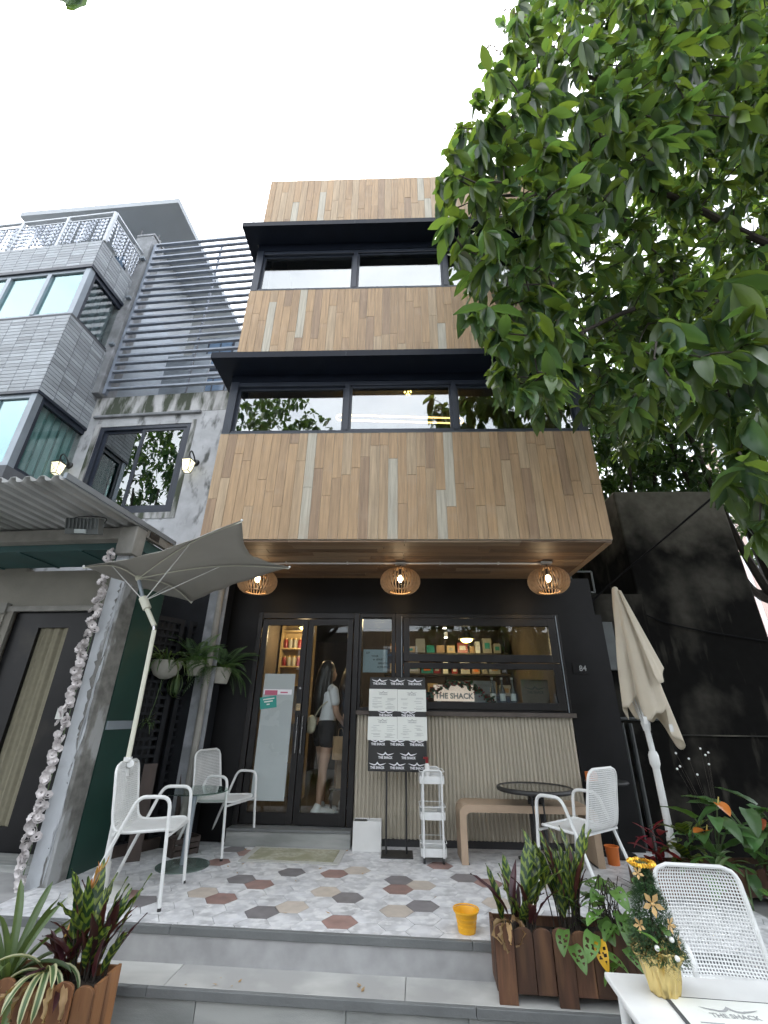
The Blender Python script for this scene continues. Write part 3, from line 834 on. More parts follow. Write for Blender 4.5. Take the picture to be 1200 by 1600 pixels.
hp('rail_post', G().box(-1.22,-1.19,-.02,.01,5.62,9.0), 'slat_metal')
ns = 21
for i in range(ns):
    z = 5.70 + i*(9.08-5.70)/(ns-1)
    tl = rnd.uniform(-.012,.012)
    gg = G(); gg.bar((-2.45,-.075,z-tl),(.02,-.075,z+tl), .05, .032)
    hp('slat', gg, 'slat_metal')
for k,(x,z) in enumerate(((-2.56,6.55),(-2.56,7.6),(-2.56,8.6))):
    hp('bracket', G().box(x-.03,x+.05,-.20,-.141,z-.02,z+.02), 'alu_grey')
# the recess behind the slats
hp('recess_wall', G().box(-2.5,.02,1.9,2.0,5.6,7.3).box(-2.5,.02,.21,1.9,5.56,5.6), 'void_wall')
hp('recess_screen', G().box(-2.3,-1.45,.8,.83,5.61,7.2), 'alu_grey')
for k in range(9):
    x = -1.25 + k*.14
    hp('recess_brace', G().bar((x,.9,5.62),(x+.5,.9,8.3),.03,.03), 'slat_metal')
hp('drain_pipe', G().tube([(-.07,-.04,0),(-.07,-.04,2.9)], .035, 12), 'beam_grey', smooth=True)

def lantern(lx, lz, label):
    c = Vector((-2.06,-.3,0)) + Matrix.Rotation(R(-4),3,'Z') @ Vector((lx,-.0,lz))
    t = thing('wall_lantern', label, 'lantern', c, -4, 'lanterns on the plaster wall')
    obj('back_plate', G().lathe([(.055,0),(.05,.015),(.03,.03)],14), K['black_metal'], t, True, loc=(.0,-.001,.10), rot=(R(90),0,0))
    obj('arm', G().tube(catmull([(0,-.02,.10),(0,-.07,.16),(0,-.15,.20),(0,-.185,.15),(0,-.17,.11)],5), .010, 8), K['black_metal'], t, True)
    g = G(); g.lathe([(.10,0),(.095,.012),(.03,.055),(.018,.075)],4)
    obj('roof_cap', g, K['black_metal'], t, loc=(0,-.17,.03), rot=(0,0,R(45)))
    obj('glass_body', G().lathe([(.055,0),(.086,.16)],4), K['lantern_glow'], t, loc=(0,-.17,-.13), rot=(0,0,R(45)))
    f = G()
    for k in range(4):
        a = R(45+90*k)
        f.bar((.058*math.cos(a),.058*math.sin(a),-.13),(.089*math.cos(a),.089*math.sin(a),.03),.008,.008)
        b = R(45+90*k+90)
        p = lambda an, r, z: (r*math.cos(an), r*math.sin(an), z)
        f.bar(p(a,.060,-.12),p(b,.088,.02),.004,.004); f.bar(p(b,.060,-.12),p(a,.088,.02),.004,.004)
        f.bar(p(a,.058,-.132),p(b,.058,-.132),.009,.009)
    obj('cage', f, K['black_metal'], t, loc=(0,-.17,0))
    obj('bulb', G().ball((0,-.17,-.05),.022), K['lamp_white'], t)
lantern(-2.70, 4.30, 'caged wall lantern above the corrugated roof, between the bay and the sliding window')
lantern(-.78, 4.25, 'caged wall lantern beside the wood cladding, right of the sliding window')

# ---------------------------------------------------------------- tiled apartment block
tb = thing('tiled_apartment_block', 'grey tiled apartment block with projecting window bays and terrace railing', 'building', (-4.75,-1.0,0), -4.5)
def tp(name, g, mt, parent=None, **kw): return obj(name, g, K[mt], parent if parent else tb, **kw)
BW = 3.6          # bay width to the left, beyond the frame
tp('tower_wall', G().box(-8,-.02,1.02,2.6,0,8.06), 'alu_grey')
tw, th = .232, .062
tile_f = G().box(0, tw-.008, -.008, 0, 0, th-.008).mesh('facade_tile')
tile_s = G().box(0, .008, 0, tw-.008, 0, th-.008).mesh('facade_tile')
cands = []
for z0, z1 in ((5.04,6.45),(7.50,8.06)):
    bay = tp('bay_apron', G().box(-BW, -.009, .009, 1.0, z0, z1), 'tile_joint')
    nz = int((z1-z0)/th)
    for k in range(nz):
        z = z0 + .002 + k*th
        for i in range(int(BW/tw)):
            cands.append((0 if i < 9 else 1, -i*tw-tw+.004-.004, z, 'f', bay))
        for i in range(4):
            cands.append((0, 0, z, i, bay))
cands.sort(key=lambda c: (c[0], -c[1] if c[3] == 'f' else .2))
rest = {}
for n_, (pr, x, z, kind_, bay) in enumerate(cands):
    if n_ < 290:
        if kind_ == 'f': link('facade_tile', tile_f, K['facade_tile'], bay, (x, .0085, z))
        else: link('facade_tile', tile_s, K['facade_tile'], bay, (-.0085, .012+kind_*tw, z))
    else:
        gg = rest.setdefault(bay, G())
        if kind_ == 'f': gg.box(x, x+tw-.008, .0005, .0085, z, z+th-.008)
        else: gg.box(-.0085, -.0005, .012+kind_*tw, .012+kind_*tw+tw-.008, z, z+th-.008)
for bay, gg in rest.items():
    tag(obj('facade_tiles', gg, K['facade_tile'], bay), kind='stuff')
tp('bay_soffit', G().box(-BW,-.0,.0,1.0,5.0,5.039).box(-BW,-.0,.0,1.0,7.44,7.499), 'frame_blue')
def bay_window(z0, z1, blind, sideblind, mulls):
    tp('bay_post', G().box(-.11,-.02,.02,.11,z0,z1), 'alu_grey')
    w = tp('bay_window', G().box(-BW,-.11,.03,.10,z0,z0+.05).box(-BW,-.11,.03,.10,z1-.06,z1), 'alu_grey')
    xs = [-.11] + mulls + [-BW]
    for mx in mulls: tp('mullion', G().box(mx-.035,mx+.035,.02,.10,z0+.05,z1-.06), 'alu_grey', w)
    for a, b in zip(xs[1:], xs): tp('pane', G().box(a+.0,b-.0,.055,.061,z0+.05,z1-.06), 'teal_glass', w)
    tp('blind', G().box(-BW,-.12,.16,.165,z0,z1), blind, w)
    s_ = tp('side_window', G().box(-.09,-.03,.11,.16,z0,z1).box(-.09,-.03,.16,.95,z0,z0+.04).box(-.09,-.03,.16,.95,z1-.07,z1), 'frame_blue')
    tp('pane', G().box(-.062,-.056,.16,.96,z0+.04,z1-.07), 'window_glass', s_)
    cg = G().grid(lambda u,v: (-.14+.02*math.sin(u*40), .18+.76*u, z0+.02+(z1-z0-.04)*v), 50, 1)
    tp('curtain', cg, sideblind, s_)
bay_window(6.455, 7.439, 'sky_tint_blind', 'curtain_blue', [-.70,-1.40,-2.2,-3.0])
bay_window(3.9, 4.999, 'teal_blind', 'teal_blind', [-.6,-1.3,-2.1])
tp('bay_apron', G().box(-BW,-.02,.02,1.0,2.9,3.899), 'tile_joint')
# terrace railing with hanging bead strings
rl = tp('railing', G().bar((-BW,.03,8.80),(-.0,.03,8.80),.04,.03).bar((-BW,.03,8.68),(-.0,.03,8.68),.02,.02).bar((0,.03,8.80),(0,1.0,8.80),.04,.03).bar((0,.03,8.68),(0,1.0,8.68),.02,.02), 'rail_white')
for x in (0,-.85,-1.7,-2.55): tp('railing_post', G().box(x-.025,x+.025,.01,.05,8.065,8.785), 'rail_white', rl)
bead = G()
for k in range(6):
    bead.ball((0,0,-.045-k*.09), .03, 6, 4, (1,.5,1.3))
bead.tube([(0,0,0),(0,0,-.56)], .006, 4)
bead_me = bead.mesh('bead_string', True)
for i in range(38):
    link('bead_string', bead_me, K['bead_silver'], rl, (-.05-i*.064, .035+rnd.uniform(-.008,.008), 8.67), (0,rnd.uniform(-.05,.05),rnd.uniform(0,3)))
for i in range(14):
    link('bead_string', bead_me, K['bead_silver'], rl, (.0+rnd.uniform(-.008,.008), .08+i*.064, 8.67), (rnd.uniform(-.05,.05),0,rnd.uniform(0,3)))

# ---------------------------------------------------------------- rooftop house with wide flat roof, behind
ph = thing('rooftop_house', 'flat roofed rooftop house with blue windows behind the slatted screen', 'building', (-4.7,0.2,0), -3)
obj('roof_slab', G().box(-3.6,.02,-.05,5.0,11.0,11.14), K['roof_slab'], ph)
obj('wall', G().box(-3.3,-.9,.9,2.6,8.9,10.999), K['roof_slab'], ph)
for a,b in ((-2.2,-1.6),(-1.5,-1.0)):
    f = obj('window', G().box(a,b,.86,.899,9.6,10.8), K['frame_blue'], ph)
    obj('pane', G().box(a+.05,b-.05,.85,.8595,9.65,10.75), K['blue_glass'], f)
bk = thing('glazed_back_house', 'pale house with blue glazed windows seen through the slats', 'building', (-4.9,2.9,0), -4)
obj('wall', G().box(-.4,1.6,.0,.7,5.0,10.0), K['alu_grey'], bk)
for j in range(3):
    for i in range(2):
        f = obj('window', G().box(.0+i*.85,.70+i*.85,-.03,-.001,6.4+j*1.25,7.4+j*1.25), K['frame_blue'], bk)
        obj('pane', G().box(.05+i*.85,.33+i*.85,-.036,-.031,6.45+j*1.25,7.35+j*1.25).box(.37+i*.85,.65+i*.85,-.036,-.031,6.45+j*1.25,7.35+j*1.25), K['blue_glass'], f)
fl = thing('roof_floodlight', 'square floodlight on the concrete pilaster beside the bead railing', 'floodlight', (-4.78,-.13,9.36), 20)
obj('housing', G().box(-.14,.14,-.03,.03,.12,.36), K['meter_grey'], fl, rot=(R(-35),0,0), bevel=.01)
obj('lens', G().box(-.11,.11,-.036,-.0305,.15,.33), K['film_frost'], fl, rot=(R(-35),0,0))
obj('bracket', G().tube([(-.15,0,.2),(-.15,.0,.0),(.15,.0,.0),(.15,0,.2)], .012, 6), K['black_metal'], fl)
fl = thing('canopy_floodlight', 'small black floodlight tilted up on the top window canopy', 'floodlight', (-2.03,-1.50,7.4405), 0)
obj('housing', G().box(-.10,.10,-.012,.012,0,.22), K['black_plastic'], fl, loc=(-.02,0,.06), rot=(R(-20),R(-48),0), bevel=.006)
obj('bracket', G().box(-.02,.02,-.02,.02,0,.08), K['black_metal'], fl)

# ---------------------------------------------------------------- neighbour shop under the corrugated roof
SH = (-2.6,-1.4,0)
shp = thing('neighbour_shop', 'old neighbouring shop with corrugated roof, dark door and peeling corner column', 'shop', SH, -4.5)
def sp_(name, g, mt, parent=None, **kw): return obj(name, g, K[mt], parent if parent else shp, **kw)
gg = G()
nx = 150
def corr(u, v):
    x = -4.2 + 4.2*u - .02
    ph_ = (x/.13) % 1.0
    h = .022*(1 if ph_ < .38 else (-1 if .5 < ph_ < .88 else (1-2*(ph_-.38)/.12 if ph_ <= .5 else -1+2*(ph_-.88)/.12)))
    return (x, -1.02 + 1.6*v, 2.915 + h + .02*v)
gg.grid(corr, 260, 4)
sp_('corrugated_roof', gg, 'corrugated', solid=.004)
sp_('verge_flashing', G().bar((-.02,-1.03,2.925),(-.02,.60,2.945),.03,.05), 'alu_grey')
sp_('front_beam', G().box(-4.2,-.2,-.05,.08,2.765,2.885), 'beam_grey', bevel=.008)
sp_('column_head', G().box(-.1995,-.015,-.06,.10,2.60,2.89), 'beam_grey', bevel=.008)
sp_('gable_wall', G().box(-.065,-.017,.101,.62,2.83,2.92), 'beam_grey')
sp_('gable_vent', G().box(-.0165,-.008,.14,.30,2.845,2.905), 'black_metal')
sp_('porch_ceiling', G().box(-4.2,-.06,.0805,.62,2.70,2.82), 'teal_paint')
for x in (-.7,-1.4,-2.1): sp_('ceiling_batten', G().box(x-.015,x+.015,.081,.62,2.688,2.6995), 'teal_paint')
# peeling column: painted face with a ragged edge over bare cement
sp_('corner_column', G().box(-.20,-.03,.0,.20,GZ,2.5995), 'peel_bare', bevel=.006)
rr = random.Random(3)
pts = [( -.201, -.36)]
zz = -.36; edge = []
while zz < 2.598:
    edge.append((-.10+.022*math.sin(zz*3.1)+rr.uniform(-.02,.02), zz)); zz += rr.uniform(.012,.05)
pts = [(-.2005,-.36)] + edge + [(-.08,2.598),(-.2005,2.598)]
sp_('paint_skin', G().prism(pts, lambda x,z:(x,-.0005,z), lambda x,z:(x,-.005,z)), 'peel_paint')
for k in range(16):
    z = rr.uniform(0,2.5); h = rr.uniform(.05,.2); w_ = rr.uniform(.006,.015); x0 = rr.uniform(-.075,-.055)
    poly = [(x0+w_*math.cos(a)*(1+rr.uniform(-.4,.4)), z+h*math.sin(a)*(1+rr.uniform(-.3,.3))) for a in [i*.7 for i in range(9)]]
    sp_('paint_flake', G().prism(poly, lambda x,z:(x,-.0005,z), lambda x,z:(x,-.004,z)), 'peel_paint')
# back wall, door with curtain
sp_('back_wall', G().box(-4.2,-1.80,.62,.72,GZ,2.70).box(-1.7999,-.085,.62,.72,2.24,2.66).box(-.62,-.085,.62,.72,GZ,2.2399), 'beige_wall')
sp_('door_lintel', G().box(-1.86,-.6,.58,.6195,2.19,2.25), 'beam_grey', bevel=.006)
sp_('door_jamb', G().box(-1.84,-1.74,.585,.6195,GZ,2.1895), 'beige_wall')
dd = sp_('shop_door', G().box(-1.7395,-1.42,.64,.69,.03,2.185).box(-1.06,-.63,.64,.69,.03,2.185).box(-1.42,-1.06,.64,.69,2.02,2.185).box(-1.42,-1.06,.64,.69,.03,.22), 'dark_door')
cg = G().grid(lambda u,v: (-1.43+.38*u, .672+.012*math.sin(u*19)+.006*math.sin(u*43+v*2), .2+1.84*v), 40, 6)
sp_('curtain', cg, 'curtain_cloth', dd, smooth=True)
sp_('door_notice', G().box(-.90,-.82,.632,.6395,1.12,1.22), 'paper', dd)
sp_('door_step', G().box(-3.0,-.25,.32,.6195,GZ,.035), 'grey_stone', bevel=.006)
sp_('switch_box', G().box(-1.90,-1.82,.555,.6195,2.17,2.28), 'beam_grey', bevel=.004)
sp_('cable_duct', G().box(-1.845,-1.825,.57,.584,1.2,2.18), 'beige_wall')
sp_('meter_box', G().box(-1.93,-1.845,.56,.6195,1.40,1.60).box(-1.93,-1.845,.56,.6195,1.63,1.75), 'beam_grey', bevel=.004)
# green side panel towards the cafe, white rail, brown post
sp_('side_panel', G().box(-.08,-.02,.2005,.6195,GZ,2.6395), 'green_panel')
sp_('side_rail', G().box(-.0195,-.005,.2005,.60,1.05,1.12), 'alu_grey')


fl = thing('shop_floodlight', 'old finned floodlight with wire handle on the shop beam', 'floodlight', (-2.96,-1.60,2.70), 4)
fb = obj('housing', G().box(-.15,.15,-.06,.03,0,.15), K['meter_grey'], fl, loc=(0,-.10,.0), rot=(R(18),0,0), bevel=.006)
for k in range(9): obj('cooling_fin', G().box(-.14+k*.033,-.132+k*.033,-.075,-.0605,.05,.145), K['meter_grey'], fb)
obj('lens', G().box(-.05,.05,-.08,-.0605,.008,.045), K['film_frost'], fb)
obj('bracket', G().tube(catmull([(-.13,-.10,.12),(-.14,-.09,.175),(0,-.09,.19),(.14,-.09,.175),(.15,-.10,.12)],5), .005, 6), K['black_metal'], fl, True)

# ---------------------------------------------------------------- lattice screen between shop and cafe
A_, B_ = Vector((-2.72,-.80,0)), Vector((-2.16,.10,0))
dlt = B_ - A_; Ls = dlt.length; azl = math.degrees(math.atan2(dlt.y, dlt.x))
lat = thing('lattice_screen', 'tall black lattice screen standing between the two shops', 'screen', A_, azl)
obj('end_post', G().box(-.05,.05,-.05,.05,0,2.30), K['brown_post'], lat, bevel=.005)
for a, b in ((.055,.44*Ls),(.44*Ls+.06,Ls)):
    obj('frame', G().box(a,a+.05,-.02,.02,.05,2.16).box(b-.05,b,-.02,.02,.05,2.16).box(a+.05,b-.05,-.02,.02,2.11,2.16).box(a+.05,b-.05,-.02,.02,.05,.10), K['lattice_dark'], lat)
    n1 = int((b-a-.1)/.075)
    for i in range(1, n1+1):
        x = a+.05 + i*(b-a-.1)/(n1+1)
        obj('slat', G().box(x-.014,x+.014,-.002,.006,.10,2.11), K['lattice_dark'], lat)
    for j in range(1, 26):
        z = .10 + j*2.01/26
        obj('slat', G().box(a+.05,b-.05,-.011,-.0025,z-.014,z+.014), K['lattice_dark'], lat)
obj('backing_board', G().box(.05,Ls,.05,.07,.0,2.10), K['dark_paint'], lat)
obj('bottom_plank', G().box(.05,Ls,-.045,-.021,.0,.09), K['brown_post'], lat)
for i,(x,y,r_z) in enumerate(((-2.36,-.72,30),(-2.15,-.32,40))):
    t = thing('wood_offcut', ('dark wooden plank leaning against the lattice behind the near white chair','dark wooden plank leaning against the lattice under the hanging pots')[i], 'plank', (x,y,0), r_z)
    obj('board', G().box(-.06,.06,-.012,.012,0,.75), K['brown_post'], t, rot=(R(-8),0,0), bevel=.003)
t = thing('dark_crate', 'low dark crate on the terrace floor under the hanging pots', 'crate', (-2.05,-.45,0), 50)
for k in range(3): obj('slat', G().box(-.12,.12,-.1,-.085,.01+k*.045,.045+k*.045), K['brown_post'], t)
for k in range(3): obj('slat', G().box(-.12,.12,.085,.1,.01+k*.045,.045+k*.045), K['brown_post'], t)
for s in (-1,1): obj('end_board', G().box(s*.12-.01,s*.12+.01,-.084,.084,0,.14), K['brown_post'], t)
obj('bottom', G().box(-.11,.11,-.084,.084,.004,.014), K['brown_post'], t)

# ---------------------------------------------------------------- stained wall building on the other side
sw_ = thing('stained_wall_building', 'old concrete building with black stained blank wall right of the cafe', 'building', (3.3,.75,0), 0)
obj('wall', G().box(0,1.6,0,6,GZ,4.40), K['mould_wall'], sw_, bevel=.03)
obj('ledge', G().box(0.02,1.6,-.03,-.0005,1.02,1.035), K['stain_wall_top'], sw_)
aw = thing('alley_wall', 'dark low alley wall with pipes between cafe and stained building', 'wall', (2.25,.62,0), 0)
obj('wall', G().box(-.1,1.049,0,.2,GZ,2.75), K['mould_wall'], aw)
for x, r_ in ((.34,.03),(.43,.022),(.52,.03)):
    obj('pipe', G().tube([(x,-.05,GZ),(x,-.05,1.15)], r_, 8), K['pipe_dark'], aw, True)
obj('pipe', G().tube([(.12,-.04,1.2),(.9,-.04,1.2)], .02, 8), K['pipe_dark'], aw, True)
obj('meter_box', G().box(.30,.52,-.12,-.0005,1.75,2.35), K['meter_grey'], aw, bevel=.01)
obj('junction_box', G().box(.05,.17,-.10,-.0005,1.55,2.2), K['teal_paint'], aw, bevel=.01)
obj('bracket_frame', G().bar((.02,-.28,2.70),(.30,-.28,2.70),.02,.02).bar((.02,-.28,2.98),(.30,-.28,2.98),.02,.02).bar((.02,-.28,2.70),(.02,-.28,2.98),.02,.02).bar((.30,-.28,2.70),(.30,-.28,2.98),.02,.02).bar((.30,-.28,2.70),(.30,.0,2.70),.02,.02), K['meter_grey'], aw)
# cables
def cable(name, label, pts, r, sag=0):
    tag(obj(name, G().tube(catmull(pts, 8), r, 6), K['rope_black'], None, True), label, 'cable')
cable('overhead_cable', 'thick black cable rising from the alley wall across the tree', [(2.32,.16,2.44),(2.62,.1,2.72),(3.35,-.5,3.32),(4.3,-1.05,4.1),(6.5,-2.4,6.0)], .012)
cable('wall_cable', 'thin black cable drooping across the stained wall', [(3.0,.58,2.62),(3.3,.70,2.5),(3.8,.72,2.33),(4.9,.72,2.14)], .010)
cable('alley_cable', 'black cable hanging under the bracket frame beside the cafe', [(2.34,.55,2.52),(2.5,.52,2.34),(2.45,.55,2.05),(2.42,.56,1.75)], .012)
# far towers
def tower(x, y, w, h, m1, label):
    t = thing('far_tower', label, 'tower', (x,y,GZ), -20, 'far residential towers')
    obj('core', G().box(-w/2,w/2,-w/2,w/2,0,h), K['tower_white'], t)
    for s in (-.42,-.12,.2,.45):
        obj('pier', G().box(w*s-.35,w*s+.35,-w/2-.25,-w/2-.002,0,h+.3), K[m1], t)
    for s in (-.4,-.1,.25):
        obj('pier', G().box(-w/2-.25,-w/2-.002,w*s-.35,w*s+.35,0,h+.3), K[m1], t)
    me = G().box(0,w*.16,-.12,-.002,0,1.2).mesh('window'); me2 = G().box(-.12,-.002,0,w*.16,0,1.2).mesh('window')
    for k in range(int(h/2.9)):
        if 2.9*k < h*.35: continue
        for s in (-.36,-.02,.28): link('window', me, K['tower_window'], t, (w*s+.2, -w/2, .9+2.9*k))
        link('window', me2, K['tower_window'], t, (-w/2, -.2*w, .9+2.9*k)); link('window', me2, K['tower_window'], t, (-w/2, .05*w, .9+2.9*k))
tower(55.5, 60, 9, 44, 'tower_pink', 'pink striped far tower seen between leaves past the stained wall')
tower(67, 66, 9, 52, 'tower_pink', 'taller pale far tower rising behind the pink striped one')

# ---------------------------------------------------------------- pendant lamps
def pendant(x, y, label):
    t = thing('pendant_lamp', label, 'lamp', (x,y,2.43), 0, 'wooden slat pendant lamps under the soffit')
    obj('ceiling_rose', G().box(-.06,.06,-.035,.035,.315,.343), K['white_dirty'], t, bevel=.004)
    obj('cord', G().tube([(0,0,.27),(0,0,.315)], .006, 6), K['black_plastic'], t)
    obj('top_plate', G().lathe([(.065,.262),(.065,.272)],24), K['wood_shade'], t, True)
    obj('bottom_ring', G().tube([(.118*math.cos(a),.118*math.sin(a),.012) for a in [i*math.pi/16 for i in range(32)]], .007, 6, True), K['wood_shade'], t, True)
    prof = []
    for i in range(9):
        a = R(-62 + 138*i/8)
        prof.append((.075+.148*math.cos(a), .125+.135*math.sin(a)*1.02))
    inn = [(r*.80+.008, z*.92+.012) for r, z in prof]
    poly = prof + inn[::-1]
    fin = G().prism(poly, lambda r,z:(r,-.0025,z), lambda r,z:(r,.0025,z)).mesh('fin')
    for k in range(34):
        link('fin', fin, K['wood_shade'], t, None, (0,0,2*math.pi*k/34))
    obj('socket', G().lathe([(.018,.20),(.018,.262)],12), K['black_plastic'], t, True)
    b = obj('bulb', G().ball((0,0,.155),.03,10,8,(1,1,1.3)), K['bulb_warm'], t, True)
    ld = bpy.data.lights.new('lamp_light', 'POINT'); ld.energy = .7; ld.color = (1,.72,.42); ld.shadow_soft_size = .03
    lo = bpy.data.objects.new('lamp_light', ld); col.objects.link(lo); lo.parent = t; lo.location = (0,0,.10)
pendant(-1.62,-.62, 'wooden slat pendant lamp half hidden behind the grey umbrella')
pendant(0,-.655, 'wooden slat pendant lamp above the menu stand, middle one of three')
pendant(1.62,-.69, 'wooden slat pendant lamp at the far end of the soffit near the cream umbrella')

# ---------------------------------------------------------------- chairs
def make_chair():
    t = thing('patio_chair', '', 'chair', (0,0,0))
    W = .225
    # shell profile (x forward, z up), seat front -> back top
    prof = catmull([(.245,0,.425),(.20,0,.438),(.06,0,.430),(-.07,0,.425),(-.140,0,.445),(-.170,0,.52),(-.192,0,.64),(-.222,0,.80),(-.227,0,.845)], 6)
    cum = [0]
    for a, b in zip(prof, prof[1:]): cum.append(cum[-1] + (b-a).length)
    T = cum[-1]
    def at(s):
        s = max(0, min(T, s)); i = 0
        while i < len(cum)-2 and cum[i+1] < s: i += 1
        k = (s-cum[i])/(cum[i+1]-cum[i]+1e-9)
        return prof[i].lerp(prof[i+1], k)
    sb = .40/ .86 * T
    def half(s):
        w = W
        d0, d1 = s, T - s
        rc = .07
        if d0 < rc: w -= rc - math.sqrt(max(0, rc*rc-(rc-d0)**2))
        if d1 < rc: w -= rc - math.sqrt(max(0, rc*rc-(rc-d1)**2))
        if s > sb: w -= .018*(s-sb)/(T-sb)
        return w
    def surf(s0, s1):
        def f(u, v):
            s = s0 + (s1-s0)*u; p = at(s); h = half(s); y = (2*v-1)*h
            dish = .022*(1-(2*v-1)**2)
            q = Vector((p.x, y, p.z))
            if s < sb: q.z -= dish*.5
            else: q.x -= dish*.9
            return q
        return f
    me_s = G().perf(surf(.012, sb), 30, 30, .42).mesh('seat', True)
    me_b = G().perf(surf(sb, T-.008), 30, 30, .62).mesh('backrest', True)
    for nm, me in (('seat', me_s), ('backrest', me_b)):
        o = link(nm, me, K['white_metal'], t)
        md = o.modifiers.new('thickness','SOLIDIFY'); md.thickness = .003; md.offset = 0
    rim = []
    NS = 46
    for i in range(NS+1):
        s = T*i/NS; p = at(s); rim.append((p.x, half(s), p.z))
    for i in range(NS, -1, -1):
        s = T*i/NS; p = at(s); rim.append((p.x, -half(s), p.z))
    obj('rim', G().tube(rim, .0105, 8, True), K['white_metal'], t, True)
    for s in (1,-1):
        y = s*.262
        obj('leg', G().tube([(-.255,y+s*.01,.0),(-.165,y,.235),(-.03,y,.575)], .0125, 8), K['white_metal'], t, True)
        obj('leg', G().tube([(.275,y+s*.008,.0),(.245,y,.30),(.222,y,.575)], .0125, 8), K['white_metal'], t, True)
        obj('armrest', G().tube([(-.03,y,.575)] + arc((-.022,y,.592),(.0,y,.64),(.045,y,.642)) + [(.10,y,.643)] + arc((.15,y,.642),(.212,y,.642),(.220,y,.585)) + [(.222,y,.575)], .0125, 8), K['white_metal'], t, True)
        for x in (-.255,.275):
            obj('foot_cap', G().lathe([(.0135,0),(.0135,.018)],8), K['black_plastic'], t, loc=(x,y+s*.009,0))
    obj('seat_bracket', G().bar((.235,-.262,.405),(.235,.262,.405),.018,.014).bar((-.125,-.262,.42),(-.125,.262,.42),.018,.014), K['white_metal'], t)
    return t
ch0 = make_chair()
CH = [((-1.91,-1.515,0), 8, 'white perforated metal armchair beside the grey umbrella pole'),
      ((-1.80,-.30,0), -14, 'white perforated metal armchair next to the cafe door and glass table'),
      ((1.42,-1.26,0), 130, 'white perforated metal armchair with its back turned, at the dark round table'),
      ((1.55,-2.66,GZ), -96, 'white perforated metal chair at the white table, in front of the wooden planter')]
for i,(l, rz, lab) in enumerate(CH):
    c = ch0 if i == 0 else copy_tree(ch0)
    c.location = l; c.rotation_euler = (0,0,R(rz)); tag(c, lab, 'chair', 'white metal patio chairs')

# ---------------------------------------------------------------- tables
t = thing('glass_table', 'small round glass table between the two white chairs by the lattice', 'table', (-1.87,-.80,0))
obj('base', G().lathe([(.22,0.0005),(.22,.008),(.05,.014)],32), K['green_glass'], t, True)
obj('pedestal', G().tube([(0,0,.014),(0,0,.53)], .028, 14), K['alu_grey'], t, True)
obj('mount', G().lathe([(.09,.53),(.10,.548)],20), K['alu_grey'], t, True)
obj('tabletop', G().lathe([(.285,.5485),(.29,.554),(.285,.560)],48), K['table_glass'], t, True)
t = thing('bistro_table', 'dark round table with textured glass top in front of the bench', 'table', (1.27,-.50,0))
obj('rim', G().tube([(.335*math.cos(a),.335*math.sin(a),.585) for a in [i*math.pi/24 for i in range(48)]], .02, 8, True), K['black_plastic'], t, True)
obj('glass_top', G().lathe([(.325,.590),(.325,.597)],48), K['smoke_glass'], t, True)
obj('under_frame', G().lathe([(.30,.566),(.30,.574)],32), K['black_plastic'], t)
for k in range(4):
    a = R(45+90*k); c_, s_ = math.cos(a), math.sin(a)
    obj('leg', G().tube([(.07*c_,.07*s_,.566),(.07*c_,.07*s_,.12),(.10*c_,.10*s_,.05),(.24*c_,.24*s_,.012)], .014, 8), K['black_metal'], t, True)
obj('brace', G().box(-.06,.06,-.06,.06,.50,.515).box(-.06,.06,-.06,.06,.14,.155), K['black_metal'], t)
t = thing('side_stand', 'dark round topped stand in the shadow behind the armchair', 'stand', (2.10,-.13,0))
obj('top', G().lathe([(.20,.60),(.21,.612),(.20,.625)],28), K['black_plastic'], t, True)
obj('post', G().tube([(0,0,.015),(0,0,.60)], .03, 10), K['black_metal'], t, True)
obj('base', G().lathe([(.16,0),(.16,.015)],24), K['black_metal'], t, True)
t = thing('small_orange_box', 'small orange card box on the dark stand', 'box', (1.93,-.20,.622), 8)
obj('carton', G().box(-.05,.05,-.03,.03,0,.085), K['orange_box'], t, bevel=.002)
gg = G(); put_text(gg, 'WL', .05, lambda x,y:(x,-.0308,.05+y)); obj('lettering', gg, K['black_plastic'], t)
t = thing('orange_tub', 'orange tub on the floor under the bench end', 'tub', (1.93,-.42,0))
obj('body', G().lathe([(.05,0),(.058,.13),(.062,.135),(.055,.135),(.047,.01)],20), K['orange_box'], t, True)
obj('rim', G().tube([(.060*math.cos(a),.060*math.sin(a),.135) for a in [i*math.pi/10 for i in range(20)]], .005, 6, True), K['orange_box'], t, True)
# bench: a bent slab
t = thing('bench', 'tan rounded slab bench along the fluted panel', 'bench', (0,0,0))
def bent(x0, x1, h, th, r, n=7):
    o = [(x0,.0)] + [(x0+r-r*math.cos(a), h-r+r*math.sin(a)) for a in [i*math.pi/2/n for i in range(n+1)]] + [(x1-r+r*math.sin(a), h-r+r*math.cos(a)) for a in [i*math.pi/2/n for i in range(n+1)]] + [(x1,0)]
    ri = r-th*.55
    i_ = [(x1-th,0)] + [(x1-th-ri+ri*math.cos(a), h-th-ri+ri*math.sin(a)) for a in [i*math.pi/2/n for i in range(n+1)]] + [(x0+th+ri-ri*math.sin(a), h-th-ri+ri*math.cos(a)) for a in [i*math.pi/2/n for i in range(n+1)]] + [(x0+th,0)]
    return o, i_
o_, i_ = bent(.545,1.80,.455,.06,.08)
gg = G()
n_ = len(o_); ii = i_[::-1]
for y in (-.56,-.20):
    gg.v += [(x,y,z) for x,z in o_] + [(x,y,z) for x,z in ii]
for k in range(n_-1):
    a, b, c, d = k, k+1, n_+k+1, n_+k
    gg.f.append((a,b,c,d)); gg.f.append(tuple(2*n_+q for q in (d,c,b,a)))
    gg.f.append((a,2*n_+a,2*n_+b,b)); gg.f.append((d,c,2*n_+c,2*n_+d))
gg.f += [(0,n_,3*n_,2*n_),(n_-1,3*n_-1,4*n_-1,2*n_-1)]
obj('body', gg, K['tan_paint'], t, True, angle=50)
